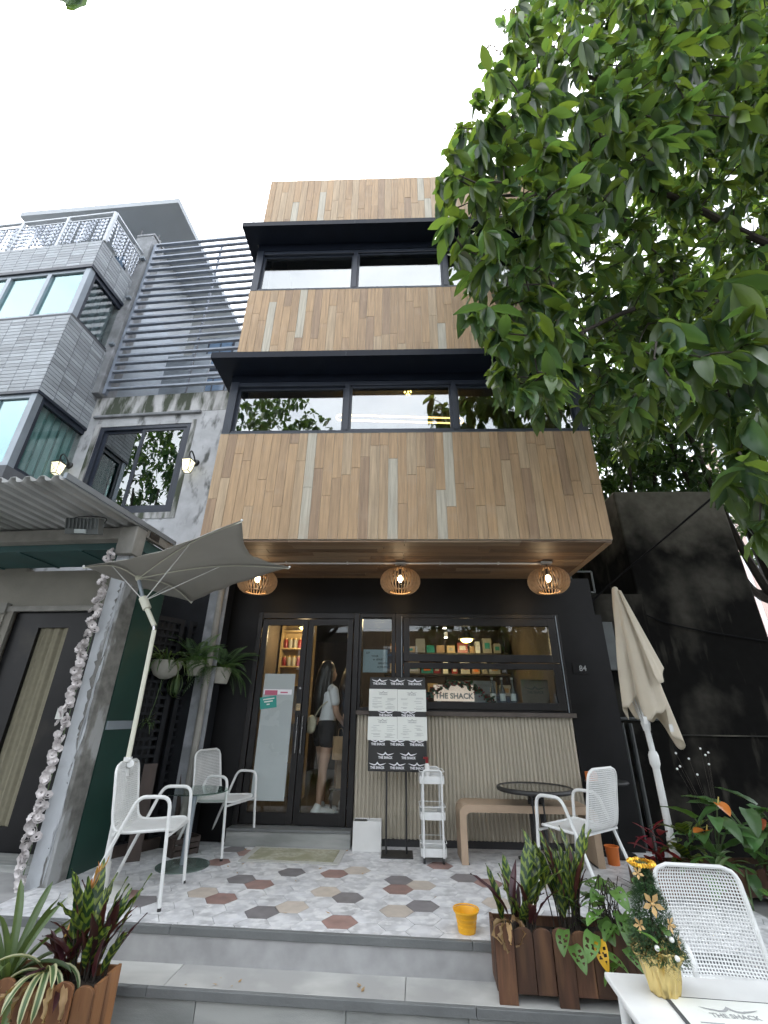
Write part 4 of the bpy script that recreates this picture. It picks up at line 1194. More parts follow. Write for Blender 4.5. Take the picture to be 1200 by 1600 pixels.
obj('foot_strip', G().box(.55,.615,-.55,-.21,-.0,.006).box(1.73,1.795,-.55,-.21,-.0,.006), K['black_plastic'], t, loc=(0,0,0))

# foreground table with menu placard
t = thing('white_table', 'white square table with a paper menu, nearest to the camera', 'table', (1.17,-3.72,GZ), -3)
obj('tabletop', G().box(-.47,.28,-.40,.385,.722,.742), K['white_metal'], t, bevel=.006)
obj('apron', G().box(-.44,.25,.34,.355,.68,.7215).box(-.44,-.425,-.37,.34,.68,.7215).box(.235,.25,-.37,.34,.68,.7215), K['white_metal'], t)
for x,y in ((-.43,.345),(.24,.345),(-.43,-.36),(.24,-.36)):
    obj('leg', G().tube([(x,y,0),(x,y,.7215)], .016, 10), K['white_metal'], t, True)
mc = thing('table_menu', 'cream paper menu with dark border lying on the white table', 'menu', (1.0,-3.70,.383), -4)
obj('border', G().box(-.165,.165,-.23,.23,0,.002), K['ink'], mc)
obj('sheet', G().box(-.153,.153,-.222,.222,.0022,.0032), K['paper'], mc)

# ---------------------------------------------------------------- shop logo
def roof_logo(g, fn, s=1.0, text='THE SHACK', bold=.01):
    n = 24; top = []; bot = []
    for i in range(n+1):
        x = -1 + 2*i/n; ax = abs(x)
        base = .30 - .02 + .30*max(0, ax-.45)**1.6*1.6 + .18*max(0, 1-ax/.22)**1.3 - .09*ax*(1 if ax < .45 else 0)
        thick = .075*(1-ax**3)+.012 + (.05*max(0,1-ax/.25))
        top.append((x, base+thick)); bot.append((x, base-thick*.4))
    b = len(g.v)
    g.v += [fn(x*s, y*s) for x,y in top] + [fn(x*s, y*s) for x,y in bot]
    for i in range(n): g.f.append((b+i, b+n+1+i, b+n+2+i, b+i+1))
    put_text(g, text, .36*s, lambda x,y: fn(x*.86, y-.02*s), 'CENTER', bold*s)
    return g
gg = roof_logo(G(), lambda x,y: (x+.0, y+.135, .0042), .085)
obj('logo', gg, K['ink_grey'], mc)
gg = G()
for k in range(9):
    for x in (-.10,.03):
        gg.box(x-.02, x+.06+rnd.uniform(-.03,.02), .09-.028*k, .095-.028*k, .0034, .004)
obj('print', gg, K['ink_grey'], mc)

# ---------------------------------------------------------------- menu stand
ms = thing('menu_stand', 'black menu board on two thin posts, between door and trolley', 'menu board', (-.035,-.33,0), 0)
obj('base_plate', G().box(-.15,.15,-.10,.16,0,.010), K['black_metal'], ms, bevel=.003)
for x in (-.105,.09): obj('post', G().tube([(x,.03,.01),(x,.025,.76)], .0095, 8), K['black_metal'], ms, True)
tilt = bpy.data.objects.new('board', None); 
bd = obj('board', G().box(-.297,.303,-.008,.008,.685,1.575), K['black_plastic'], ms, bevel=.012)
obj('cross_bar', G().box(-.12,.105,.0085,.02,.72,.735), K['black_metal'], ms)
lg = roof_logo(G(), lambda x,y: (x, 0, y), .086, bold=.012).mesh('logo')
for z, xs in ((1.515,(-.19,0,.19)),(1.205,(-.12,.115)),(.935,(-.195,0,.20)),(.815,(-.12,.115)),(.725,(-.2,0,.2))):
    for x in xs: link('logo', lg, K['print_white'], ms, (x, -.0098, z-.005))
def sheet(x0, x1, z0, z1, seed):
    rr = random.Random(seed)
    s_ = obj('menu_sheet', G().box(x0, x1, -.0118, -.0085, z0, z1), K['paper'], ms)
    g = G(); roof_logo(g, lambda x,y: ((x0+x1)/2+x, -.0126, z1-.052+y), .055)
    for cx in (.12,.58):
        z = z1-.085
        while z > z0+.018:
            if rr.random() < .8:
                w_ = rr.uniform(.10,.30)*(x1-x0)
                g.box(x0+cx*(x1-x0)+rr.choice((0,.02)), x0+cx*(x1-x0)+w_+.02, -.0126, -.012, z, z+.0028)
            z -= rr.choice((.0085,.0085,.0085,.017))
    obj('print', g, K['ink_grey'], s_)
sheet(-.30,.002,1.240,1.455,1); sheet(.004,.306,1.238,1.453,2)
sheet(-.305,.0,.965,1.185,3); sheet(.002,.31,.967,1.187,4)

# ---------------------------------------------------------------- trolley, its bottle
tr = thing('trolley', 'slim white three tier trolley on black casters beside the menu stand', 'trolley', (.298,-.42,0), 0)
def tray(z):
    n = 6; r = .03; x, y = .118, .16
    def outline(off):
        pts = []
        for cx, cy, a0 in ((x-r,y-r,0),(-x+r,y-r,90),(-x+r,-y+r,180),(x-r,-y+r,270)):
            for i in range(n+1):
                a = R(a0+90*i/n); pts.append((cx+(r+off)*math.cos(a), cy+(r+off)*math.sin(a)))
        return pts
    o1 = outline(0); o2 = outline(-.004)
    g = G(); m_ = len(o1)
    g.v += [(a,b,z) for a,b in o1] + [(a,b,z+.062) for a,b in o1] + [(a,b,z+.062) for a,b in o2] + [(a,b,z+.006) for a,b in o2]
    for k in range(m_):
        k2 = (k+1) % m_
        g.f += [(k,k2,m_+k2,m_+k),(m_+k,m_+k2,2*m_+k2,2*m_+k),(2*m_+k,2*m_+k2,3*m_+k2,3*m_+k)]
    g.f += [tuple(range(m_-1,-1,-1)), tuple(3*m_+k for k in range(m_))]
    tb_ = obj('tray', g, K['white_metal'], tr, True, angle=35)
    obj('guard_rail', G().tube([(a,b,z+.10) for a,b in outline(.0)], .004, 6, True), K['white_metal'], tb_, True)
for z in (.055,.33,.615): tray(z)
for y in (-.166,.166):
    obj('side_frame', G().tube([(-.088,y,.05)] + [(-.088,y,.68)] + arc((-.088,y,.69),(-.088,y,.725),(-.055,y,.727)) + arc((.055,y,.727),(.088,y,.725),(.088,y,.69)) + [(.088,y,.05)], .0095, 8), K['white_metal'], tr, True)
for x in (-.085,.085):
    for y in (-.13,.13):
        obj('caster', G().lathe([(.024,-.01),(.026,0),(.024,.01)],14), K['black_plastic'], tr, True, loc=(x,y,.0255), rot=(0,R(90),0))
t = thing('red_cap_bottle', 'white bottle with red nozzle standing in the top trolley tray', 'bottle', (.262,-.40,.622))
obj('body', G().lathe([(.022,0),(.024,.01),(.024,.13),(.012,.15)],14), K['white_plastic'], t, True)
obj('nozzle', G().lathe([(.014,.15),(.014,.18),(.006,.19)],10).box(-.035,.012,-.008,.008,.185,.205).box(-.012,.012,-.012,.012,.15,.20), K['berry_red'], t)
t = thing('tissue_pack', 'crumpled white tissue pack in the top trolley tray', 'tissues', (.32,-.47,.622), 20)
obj('pack', G().grid(lambda u,v: (-.05+.1*u, -.06+.12*v, .05*math.sin(math.pi*u)**.5*math.sin(math.pi*v)**.4+.008*math.sin(u*17+v*11)), 12, 10), K['white_plastic'], t, True)
t = thing('tray_box', 'grey box lying in the middle trolley tray', 'box', (.29,-.42,.337), 0)
obj('carton', G().box(-.07,.05,-.10,.12,0,.05), K['counter_grey'], t, bevel=.003)
obj('lid', G().box(-.072,.052,-.102,.122,.0505,.06), K['white_dirty'], t)

t = thing('white_bin', 'white square umbrella bin with slotted top beside the doorstep', 'bin', (-.33,-.14,0), 0)
x0,x1,y0,y1,h = -.14,.14,-.085,.085,.245
obj('body', G().box(x0,x1,y0,y0+.006,0,h).box(x0,x1,y1-.006,y1,0,h).box(x0,x0+.006,y0+.006,y1-.006,0,h).box(x1-.006,x1,y0+.006,y1-.006,0,h).box(x0+.006,x1-.006,y0+.006,y1-.006,0.0,.008), K['white_plastic'], t, bevel=.003)
obj('insert', G().box(x0+.007,-.01,y0+.007,y1-.007,.20,.235), K['meter_grey'], t)
gg = G()
for k in range(6): gg.box(x0+.012+k*.019, x0+.020+k*.019, y0+.012, y1-.012, .2352, .2385)
obj('slots', gg, K['black_plastic'], t)
t = thing('door_mat', 'worn greenish door mat with pale border at the doorstep', 'mat', (-.985,-.345,0), -2)
obj('border', G().box(-.45,.45,-.31,.165,.0015,.008), K['mat_border'], t)
obj('pile', G().box(-.385,.395,-.255,.12,.0085,.013), K['mat_cloth'], t, bevel=.003)
t = thing('yellow_bucket', 'yellow collapsible rubber bucket at the terrace edge', 'bucket', (.405,-1.90,0))
prof = [(.052,0),(.054,.012),(.058,.03),(.055,.032),(.061,.05),(.058,.052),(.066,.072),(.063,.074),(.072,.098),(.078,.10),(.078,.106),(.070,.106),(.064,.09),(.060,.07),(.056,.05),(.050,.012)]
obj('body', G().lathe(prof, 28), K['yellow_rubber'], t, True, angle=25)
obj('handle', G().tube([(.078*math.cos(a),.078*math.sin(a)*.98,.112) for a in [R(i*9) for i in range(-2,23)]], .004, 6), K['yellow_rubber'], t, True)

# ---------------------------------------------------------------- umbrellas
um = thing('open_umbrella', 'grey tilted parasol on a cream pole by the lattice screen', 'umbrella', (-2.15,-1.51,0))
def lo(p): return Vector(p) - Vector((-2.15,-1.51,0))
J = (-2.19,-1.51,1.86); RUN = (-2.35,-1.51,2.12); HUB = (-2.44,-1.53,2.33)
obj('base', G().lathe([(.2,0),(.2,.03),(.04,.06),(.03,.20)],24), K['white_dirty'], um, True)
obj('lower_pole', G().tube([lo((-2.15,-1.51,.05)),lo((-2.165,-1.51,.84))], .024, 12), K['white_metal'], um, True)
obj('clamp', G().tube([lo((-2.163,-1.51,.74)),lo((-2.167,-1.51,.87))], .031, 14), K['white_metal'], um, True)
obj('clamp_knob', G().lathe([(.03,0),(.032,.012),(.026,.024)],14), K['white_metal'], um, True, loc=lo((-2.13,-1.52,.82)), rot=(R(75),0,R(25)))
obj('upper_pole', G().tube([lo((-2.166,-1.51,.86)),lo(J)], .0185, 12), K['pole_cream'], um, True)
obj('tilt_joint', G().tube([lo(J), lo((-2.20,-1.51,1.90))], .013, 8), K['steel'], um, True)
obj('tilt_pole', G().tube([lo((-2.20,-1.51,1.90)),lo(RUN)], .021, 12), K['pole_cream'], um, True)
obj('runner', G().tube([lo((-2.30,-1.51,2.05)),lo((-2.365,-1.51,2.15))], .036, 14), K['pole_cream'], um, True)
obj('top_pole', G().tube([lo(RUN),lo(HUB)], .017, 10), K['alu_grey'], um, True)
obj('hub', G().ball(lo(HUB), .03), K['pole_cream'], um, True)
C_ = [lo(p) for p in ((-2.80,-1.79,2.36),(-1.265,-2.255,2.60),(-1.08,-1.346,2.50),(-2.24,-.81,2.28))]
H_ = lo(HUB) + Vector((0,0,.012))
def gore(a, b):
    def f(u, v):
        ea = H_.lerp(a, u); eb = H_.lerp(b, u)
        up_ = .07*math.sin(math.pi*u)
        ea = ea + Vector((0,0,up_)); eb = eb + Vector((0,0,up_))
        q = ea.lerp(eb, v)
        c = (a-b).length
        s_ = math.sin(math.pi*v)
        q = q + (H_-q)*(.13*s_*u*u) + Vector((0,0,-.055*s_*u*(1-.4*u))) + Vector((0,0,.008*math.sin(v*23+u*5)*s_*u))
        return q
    return f
for k in range(4):
    g = G().grid(gore(C_[k], C_[(k+1)%4]), 14, 14)
    o = obj('canopy_gore', g, K['umbrella_grey'], um, True, solid=.0025, angle=80)
    rib = [H_.lerp(C_[k], u) + Vector((0,0,.07*math.sin(math.pi*u)-.016)) for u in [i/8 for i in range(9)]]
    obj('rib', G().tube(rib, .005, 6), K['pole_cream'], um, True)
    mid = H_.lerp(C_[k], .52) + Vector((0,0,.05))
    obj('stretcher', G().tube([lo(RUN), mid], .0045, 6), K['white_metal'], um, True)
    obj('rib_tip', G().ball(C_[k], .011), K['white_metal'], um, True)
cm = thing('closed_umbrella', 'folded cream parasol on a white pole in front of the stained wall', 'umbrella', (2.32,-.75,0))
obj('base', G().lathe([(.24,0),(.24,.04),(.05,.07),(.035,.28)],24), K['white_dirty'], cm, True)
obj('lower_pole', G().tube([(0,0,.05),(.0,0,.86)], .030, 14), K['white_metal'], cm, True)
obj('tilt_joint', G().tube([(0,0,.80),(0,0,.83),(-.0,0,.90),(0,0,.93)], [.032,.043,.043,.032], 16), K['white_metal'], cm, True)
obj('upper_pole', G().tube([(0,0,.93),(-.01,0,1.16),(-.035,0,2.46)], .025, 14), K['white_metal'], cm, True)
obj('runner', G().tube([(-.008,0,1.10),(-.010,0,1.17)], [.030,.042], 14), K['white_metal'], cm, True)
for k in range(6):
    a = R(60*k+20)
    obj('stretcher', G().tube([(-.01+.03*math.cos(a),.03*math.sin(a),1.17),(-.015+.085*math.cos(a),.085*math.sin(a),1.08+.04*(k%2)+.35)], .006, 6), K['white_metal'], cm, True)
def drape(u, v):
    # u: down, v: round.  deep folds that open towards the hem
    a = 2*math.pi*v
    d = u**.85
    wide = .030 + .178*d*(1-.05*u)
    fold = 1 + (.20*math.sin(4*a+.6+.5*u) + .13*math.sin(7*a+1.9) + .05*math.sin(13*a+u*3))*min(1, u*1.6)
    lean = .045*d*math.cos(a-R(-20))
    r = wide*fold + lean
    hem = 1.33 - .10*math.sin(4*a+2.0) - .13*math.cos(a-R(-10)) - .09*math.sin(2*a+.9) - .04*math.sin(9*a)
    z = 2.45 - (2.45-(hem-.08))*u
    return (-.035+.03*u + r*math.cos(a), r*math.sin(a)*.9, z)
obj('canopy', G().grid(drape, 44, 150), K['umbrella_cream'], cm, True, solid=.003, angle=80)
def flap(u, v):
    a = R(-78 + 62*v); 
    r = .035+.22*u*(1-.12*v) + .012*math.sin(v*9)
    z = 2.43 - .93*u*(1-.12*math.sin(v*2.4)) - .05*math.sin(v*5)*u
    return (-.035+.03*u+r*math.cos(a), r*math.sin(a)-.015, z)
obj('canopy_fold', G().grid(flap, 24, 18), K['umbrella_cream'], cm, True, solid=.003, angle=80)
obj('cap', G().lathe([(.034,2.44),(.026,2.468),(.010,2.478)],14), K['umbrella_cream'], cm, True, loc=(-.035,0,0))
for a, z in ((-115,1.22),(-70,1.16)):
    obj('care_tag', G().box(-.016,.016,-.001,.001,-.06,0), K['white_plastic'], cm, loc=(.27*math.cos(R(a))-.01,.27*math.sin(R(a)),z))

# ---------------------------------------------------------------- planters
def planter(name, label, loc, rz, L, D, H, mt, leg=.04):
    t = thing(name, label, 'planter', loc, rz, 'wooden picket planters')
    n = int(round(L/.098)); w = L/n
    rr = random.Random(int(L*100))
    for i in range(n):
        x = (i+.5)*w - L/2
        proud = i % 3 == 0
        z0 = 0 if proud else leg
        hh = H + rr.uniform(-.006,.006) - (0 if proud else .012)
        r = w/2-.002
        poly = [(-r,z0),(r,z0)] + [(r*math.cos(a), hh-r*.55+r*.55*math.sin(a)) for a in [k*math.pi/6 for k in range(7)]]
        y0 = -D/2-(.012 if proud else 0)
        g = G().prism(poly, lambda a,b:(a,y0,b), lambda a,b:(a,y0+.016,b))
        obj('picket', g, K[mt], t, loc=(x,0,0), bevel=.002)
    for s in (-1,1):
        m_ = max(2,int(round(D/.098))); wd = D/m_
        for i in range(m_):
            y = (i+.5)*wd-D/2
            g = G().box(-.008,.008,-wd/2+.002+(.017 if i == 0 else 0),wd/2-.002,leg,H-.015+rr.uniform(-.006,.006))
            obj('picket', g, K[mt], t, loc=(s*(L/2-.008),y,0), bevel=.002)
    obj('back_board', G().box(-L/2+.017,L/2-.017,D/2-.014,D/2,leg,H-.02), K[mt], t)
    obj('soil', G().grid(lambda u,v: (-L/2+.018+(L-.036)*u, -D/2+.018+(D-.034)*v, H-.06+.012*math.sin(u*13)*math.sin(v*9)), 16, 6), K['soil'], t, True)
    obj('bottom', G().box(-L/2+.017,L/2-.017,-D/2+.017,D/2-.015,leg,leg+.012), K[mt], t)
    return t
PR = planter('picket_planter', 'dark wooden picket planter with patterned plants on the step beside the yellow bucket', (.985,-2.155,-.17), -2.4, .93, .21, .325, 'planter_wood')
PL = planter('picket_planter', 'reddish wooden picket planter with strap leaved plants left of the steps', (-2.03,-2.46,GZ), -2.0, 1.10, .22, .36, 'planter_wood_warm')
PB = planter('picket_planter', 'dark planter box along the stained wall holding anthuriums', (2.55,-1.15,0), 5, 1.5, .32, .22, 'planter_wood')

# ---------------------------------------------------------------- leaves and plants
def leaf_mesh(name, L, W, shape='lance', arch=40, fold=.18, wav=0.0, n=8, m=4, start=0, holes=None, twist=0):
    g = G(); pts = []; uvs = []
    x = z = 0.0; ang = R(start)
    cen = []
    for i in range(n+1):
        cen.append((x, z, ang))
        ang -= R(arch)/n; x += L/n*math.cos(ang); z += L/n*math.sin(ang)
    for i in range(n+1):
        t = i/n
        if shape == 'lance': w = math.sin(math.pi*min(1,t*.97+.03)**.85)**.8
        elif shape == 'heart': w = (math.sin(math.pi*min(1,(t*.86+.14))**.75))**.75
        elif shape == 'strap': w = min(1, .55+t*1.2)*(1 if t < .6 else math.sqrt(max(0,1-((t-.6)/.4)**2)))
        elif shape == 'tri': w = (1-t)**.8*min(1,t*6+.15)
        else: w = 1
        if i == n: w = .02
        cx, cz, a = cen[i]
        for j in range(m+1):
            v = 2*j/m-1
            y = v*W/2*w
            dz = abs(v)*W/2*w*fold*2 + wav*math.sin(t*19+v*2)*abs(v)
            tw = R(twist)*t
            yy = y*math.cos(tw) - dz*math.sin(tw); zz = y*math.sin(tw) + dz*math.cos(tw)
            g.v.append((cx - zz*math.sin(a), yy, cz + zz*math.cos(a))); uvs.append((t, j/m))
    for i in range(n):
        for j in range(m):
            if holes and (i, j) in holes: continue
            g.f.append((i*(m+1)+j, (i+1)*(m+1)+j, (i+1)*(m+1)+j+1, i*(m+1)+j+1))
    me = g.mesh(name, True, 80)
    uvl = me.uv_layers.new(name='UVMap')
    for lp in me.loops: uvl.data[lp.index].uv = uvs[lp.vertex_index]
    return me
LM = {}
def LMK(key, mt, **kw):
    me = leaf_mesh('leaf', **kw); me.materials.append(K[mt]); LM[key] = me
for k in range(3):
    LMK('cal%d'%k, 'calathea_leaf', L=.30, W=.062, arch=(18,30,45)[k], fold=.12, wav=.006, n=12)
    LMK('bur%d'%k, 'burgundy_leaf', L=.28, W=.045, arch=(15,35,50)[k], fold=.2, wav=.004, n=8)
    LMK('str%d'%k, 'strap_leaf', L=.42, W=.040, shape='strap', arch=(25,60,110)[k], fold=.3, n=9)
    LMK('sed%d'%k, 'strap_edge_leaf', L=.36, W=.042, shape='strap', arch=(90,130,150)[k], fold=.25, n=9)
    LMK('spi%d'%k, 'spider_leaf', L=.26, W=.013, shape='strap', arch=(70,115,150)[k], fold=.3, n=8, m=2)
    LMK('bro%d'%k, 'broad_leaf', L=.26, W=.13, shape='heart', arch=(25,45,65)[k], fold=.12, n=8, wav=.004)
    LMK('prp%d'%k, 'calathea_leaf', L=.20, W=.085, shape='heart', arch=(30,50,65)[k], fold=.1, n=8)
    LMK('poi%d'%k, 'poinsettia_leaf', L=.13, W=.055, arch=(15,35,55)[k], fold=.12, n=6)
    LMK('dry%d'%k, 'dry_leaf', L=.16, W=.035, arch=(80,120,170)[k], fold=.4, wav=.012, n=8, twist=60)
    LMK('tre%d'%k, 'tree_leaf', L=.235, W=.088, arch=(25,45,70)[k], fold=.16, wav=.004, n=6)
    LMK('euc%d'%k, 'eucalyptus_leaf', L=.05, W=.042, shape='heart', arch=20, fold=.08, n=4)
def HOL(cs, n=20, m=14):
    return {(i,j) for i in range(n) for j in range(m) for (t,v,rt1,rv) in cs if (((i+.5)/n-t)/rt1)**2 + (((2*(j+.5)/m-1)-v)/rv)**2 < 1}
HO = HOL([(.30,.45,.075,.24),(.50,.42,.07,.24),(.68,.40,.05,.2),(.36,-.45,.075,.24),(.56,-.42,.065,.24),(.42,.16,.04,.09)])
HO1 = HOL([(.32,.42,.07,.22),(.55,-.42,.07,.22),(.60,.42,.05,.2)]); HO2 = HOL([(.35,-.42,.07,.22),(.55,.42,.06,.2)])
LMK('mon0', 'monstera_leaf', L=.145, W=.085, shape='heart', arch=45, fold=.1, n=20, m=14, holes=HO)
LMK('mon1', 'monstera_leaf', L=.125, W=.07, shape='heart', arch=70, fold=.12, n=20, m=14, holes=HO1)
LMK('mon2', 'monstera_leaf', L=.11, W=.06, shape='heart', arch=25, fold=.15, n=20, m=14, holes=HO2)
LMK('moy', 'monstera_yellow', L=.13, W=.07, shape='heart', arch=60, fold=.1, n=20, m=14, holes=HO)
LMK('ant', 'anthurium_flower', L=.12, W=.10, shape='heart', arch=30, fold=.18, n=8)
LMK('ora0', 'orange_leaf', L=.22, W=.02, shape='strap', arch=60, fold=.3, n=7, m=2)
LMK('ora1', 'orange_leaf', L=.10, W=.018, shape='strap', arch=-60, fold=.3, n=6, m=2)
def put_leaf(key, parent, loc, az, el, roll=0, s=1.0):
    return link('leaf', LM[key], None, parent, loc, (R(roll), R(-el), R(az)), s)
def plant(name, label, cat, loc, rz=0, group=None):
    return thing(name, label, cat, loc, rz, group)
def stems(t, pts, r, mt):
    for p in pts: obj('stem', G().tube(p, r, 5), K[mt], t, True)
rp = random.Random(21)
def upright_clump(name, label, loc, n, keys, h, spread, el=(62,88), jitter=.05):
    t = plant(name, label, 'plant', loc)
    st = []
    for i in range(n):
        az = rp.uniform(0,360); e = rp.uniform(*el)
        k = rp.choice(keys)
        r = rp.uniform(0, spread); b = (r*math.cos(R(az))+rp.uniform(-jitter,jitter), r*math.sin(R(az))*.6, 0)
        sh = rp.uniform(.0, .75)*h
        tip = (b[0]+sh*.18*math.cos(R(az)), b[1]+sh*.18*math.sin(R(az)), sh)
        st.append([(b[0],b[1],-.03), ((b[0]+tip[0])/2,(b[1]+tip[1])/2,sh*.5), tip])
        put_leaf(k, t, tip, az, e, rp.uniform(-60,60), rp.uniform(.75,1.1))
    stems(t, st, .0035, 'burgundy_stem' if 'burgundy_stem' in K else 'bark')
    return t
ZR = -.17+.27
upright_clump('patterned_plant', 'upright plant with burgundy and yellow blotched leaves at the bucket end of the planter', (.68,-2.15,ZR), 26, ['cal0','cal1','bur0','bur1','bur2','cal0'], .16, .06, (50,88))
upright_clump('patterned_plant', 'tall upright plant with yellow and dark green banded leaves in the middle of the planter', (.96,-2.14,ZR), 34, ['cal0','cal0','cal1','cal0','bur0'], .28, .07, (68,90))
t = upright_clump('dried_plant', 'withered brown curled leaves hanging over the bucket end of the planter', (.60,-2.22,ZR+.03), 6, ['dry0','dry1','dry2'], .05, .05, (-10,50))
t = plant('trailing_monstera', 'green trailing plant with holed leaves spilling over the planter, one leaf yellow', 'plant', (1.18,-2.17,ZR))
st = []
for i in range(40):
    az = rp.uniform(0,360); l = rp.uniform(.04,.22); zz = rp.uniform(-.02,.24)
    p = (l*math.cos(R(az)), l*.55*math.sin(R(az))-.03, zz)
    st.append([(rp.uniform(-.1,.1),rp.uniform(-.03,.03),-.03), (p[0]*.5,p[1]*.5,zz+.04), p])
    put_leaf(rp.choice(['mon0','mon1','mon2','mon0']), t, p, az+rp.uniform(-50,50), rp.uniform(-30,45), rp.uniform(-30,30), rp.uniform(.8,1.1))
stems(t, st, .0025, 'stem_green' if 'stem_green' in K else 'bark')
put_leaf('moy', t, (-.115,-.13,.02), 250, -35, 20, 1.0)
for x,y,z,a in ((-.10,-.17,-.03,-10),(-.05,-.175,-.06,190),(.0,-.165,.0,-60),(-.30,-.14,.06,240),(-.27,-.15,.0,-80)): put_leaf('mon0', t, (x,y,z), a, -15, 10, .9)
# left planter
ZL = GZ+.30
t = plant('strap_leaf_plant', 'big strap leaved rosette plant at the outer end of the reddish planter', 'plant', (-2.02,-2.46,ZL))
for i in range(26):
    az = i*137.5; e = 78-i*2.6
    put_leaf(('str0','str1','str2')[0 if i < 9 else (1 if i < 18 else 2)], t, (.015*math.cos(R(az)),.015*math.sin(R(az)),.0), az, e, rp.uniform(-15,15), rp.uniform(.8,1.1))
t = plant('pale_edge_plant', 'pale edged drooping strap leaves hanging over the reddish planter front', 'plant', (-1.80,-2.50,ZL+.02))
for i in range(9):
    az = 190+i*22+rp.uniform(-8,8); put_leaf('sed%d'%(i%3), t, (0,0,.02), az, rp.uniform(35,65), rp.uniform(-15,15), rp.uniform(.65,.85))
for i in range(5):
    put_leaf('dry%d'%(i%3), t, (.05*i-.04,-.10,.02), 240+i*20, rp.uniform(-20,20), 0, .9)
t = plant('orange_bract_plant', 'faded orange flower spike leaning above the reddish planter', 'plant', (-1.83,-2.44,ZL))
top = Vector((.10,.10,.42))
obj('stem', G().tube(catmull([(0,0,-.03),(.03,.03,.15),(.075,.075,.32),top],5), .007, 6), K['twig_dry'], t, True)
for i in range(14):
    f = i/13
    p = Vector((.06,.06,.26)).lerp(top, f)
    put_leaf('ora1', t, p, rp.uniform(-60,120), rp.uniform(20,70), 0, rp.uniform(.6,1.0))
for i in range(5): put_leaf('ora0', t, (.02+i*.008,.02,.10+i*.03), 30+i*18, 60, 0, 1)
upright_clump('patterned_plant', 'dense dark and yellow banded plant at the step end of the reddish planter', (-1.62,-2.43,ZL), 42, ['cal0','cal1','cal0','bur0'], .26, .10, (55,88))
t = plant('burgundy_plant', 'low dark burgundy leaved plant between strap leaves and banded plant', 'plant', (-1.74,-2.46,ZL))
for i in range(16): put_leaf('bur%d'%(i%3), t, (rp.uniform(-.05,.05),rp.uniform(-.04,.04),rp.uniform(0,.10)), rp.uniform(0,360), rp.uniform(15,70), 0, .8)
# plants by the stained wall
ZB = .17
t = plant('poinsettia', 'dark red poinsettia behind the turned white armchair', 'plant', (1.98,-1.15,ZB))
stems(t, [[(0,0,-.03),(.0,0,.2)]], .006, 'bark')
for i in range(24):
    put_leaf('poi%d'%(i%3), t, (rp.uniform(-.06,.06),rp.uniform(-.06,.06),rp.uniform(-.02,.25)), rp.uniform(0,360), rp.uniform(-20,55), 0, rp.uniform(.8,1.35))
t = plant('striped_plant', 'plant with pale striped oval leaves right of the poinsettia', 'plant', (2.22,-1.18,ZB))
for i in range(18):
    az = rp.uniform(0,360); z = rp.uniform(.05,.26); put_leaf('prp%d'%(i%3), t, (.05*math.cos(R(az)),.05*math.sin(R(az)),z), az, rp.uniform(5,60), rp.uniform(-20,20), rp.uniform(.8,1.1))
stems(t, [[(0,0,-.03),(.02,0,.25)]], .006, 'bark')
def anthurium(label, loc, n, fl, size=1.0):
    t = plant('anthurium', label, 'plant', loc)
    st = []
    for i in range(n):
        az = rp.uniform(0,360); h = rp.uniform(.12,.36)*size; r = rp.uniform(.04,.16)*size
        p = (r*math.cos(R(az)), r*math.sin(R(az)), h); st.append([(0,0,-.03),(p[0]*.4,p[1]*.4,h*.6),p])
        put_leaf('bro%d'%(i%3), t, p, az+rp.uniform(-30,30), rp.uniform(-20,50), rp.uniform(-20,20), rp.uniform(.7,1.1)*size)
    for (x,y,h,az,el) in fl:
        st.append([(0,0,-.03),(x*.5,y*.5,h*.6),(x,y,h)])
        put_leaf('ant', t, (x,y,h), az, el, 0, 1.0*size)
        obj('spadix', G().tube([(x,y-.01,h),(x+.01,y-.02,h+.045)], [.007,.004], 6), K['lamp_yellow_mat'], t, True)
    stems(t, st, .0045, 'stem_green')
mat('stem_green', (.07,.12,.04), .5); mat('lamp_yellow_mat', (.45,.36,.10), .5); mat('burgundy_stem', (.05,.018,.018), .5)
anthurium('tall anthurium with a brownish orange flower beside the cream umbrella pole', (2.42,-1.2,ZB), 12, [(.05,-.08,.44,280,-20),(-.10,-.1,.26,200,10)], 1.0)
anthurium('anthurium with two small bright orange flowers near the frame edge', (2.78,-1.15,ZB), 16, [(-.05,-.12,.33,250,0),(.12,-.10,.34,300,10)], 1.15)
anthurium('broad leaved green plant at the end of the dark planter', (3.10,-1.05,ZB), 16, [(.02,-.12,.30,260,5)], 1.2)
t = plant('maroon_plume_plant', 'dark maroon plume plant hanging over the far planter end', 'plant', (2.72,-1.34,ZB+.02))
for i in range(26): put_leaf('bur%d'%(i%3), t, (rp.uniform(-.05,.05),rp.uniform(-.03,.03),rp.uniform(-.05,.10)), rp.uniform(200,340), rp.uniform(-60,30), 0, rp.uniform(.4,.6))
t = plant('green_understory', 'leafy green filler plant low behind the white chair', 'plant', (2.55,-1.42,.0))
for i in range(46):
    p = (rp.uniform(-.45,.45), rp.uniform(-.06,.10), rp.uniform(.08,.36)); put_leaf(rp.choice(['bro0','bro1','mon0','str1']), t, p, rp.uniform(180,360), rp.uniform(-30,60), 0, rp.uniform(.45,.8))
stems(t, [[(x,0,0),(x+.02,0,.25)] for x in (-.35,-.1,.15,.38)], .006, 'stem_green')
t = plant('white_bud_twigs', 'thin twigs with round white buds against the stained wall', 'plant', (2.62,-.95,ZB))
st = []
for (x,z) in ((-.10,.72),(-.06,.60),(.02,.80),(.05,.75),(.08,.77),(.06,.68),(-.20,.76),(-.22,.64),(-.19,.66),(-.02,.40)):
    st.append([(0,0,-.03),(x*.4,0,z*.5),(x,0,z)]); obj('bud', G().ball((x,0,z), .009, 8, 6), K['white_plastic'], t, True)
stems(t, st, .0014, 'bark')

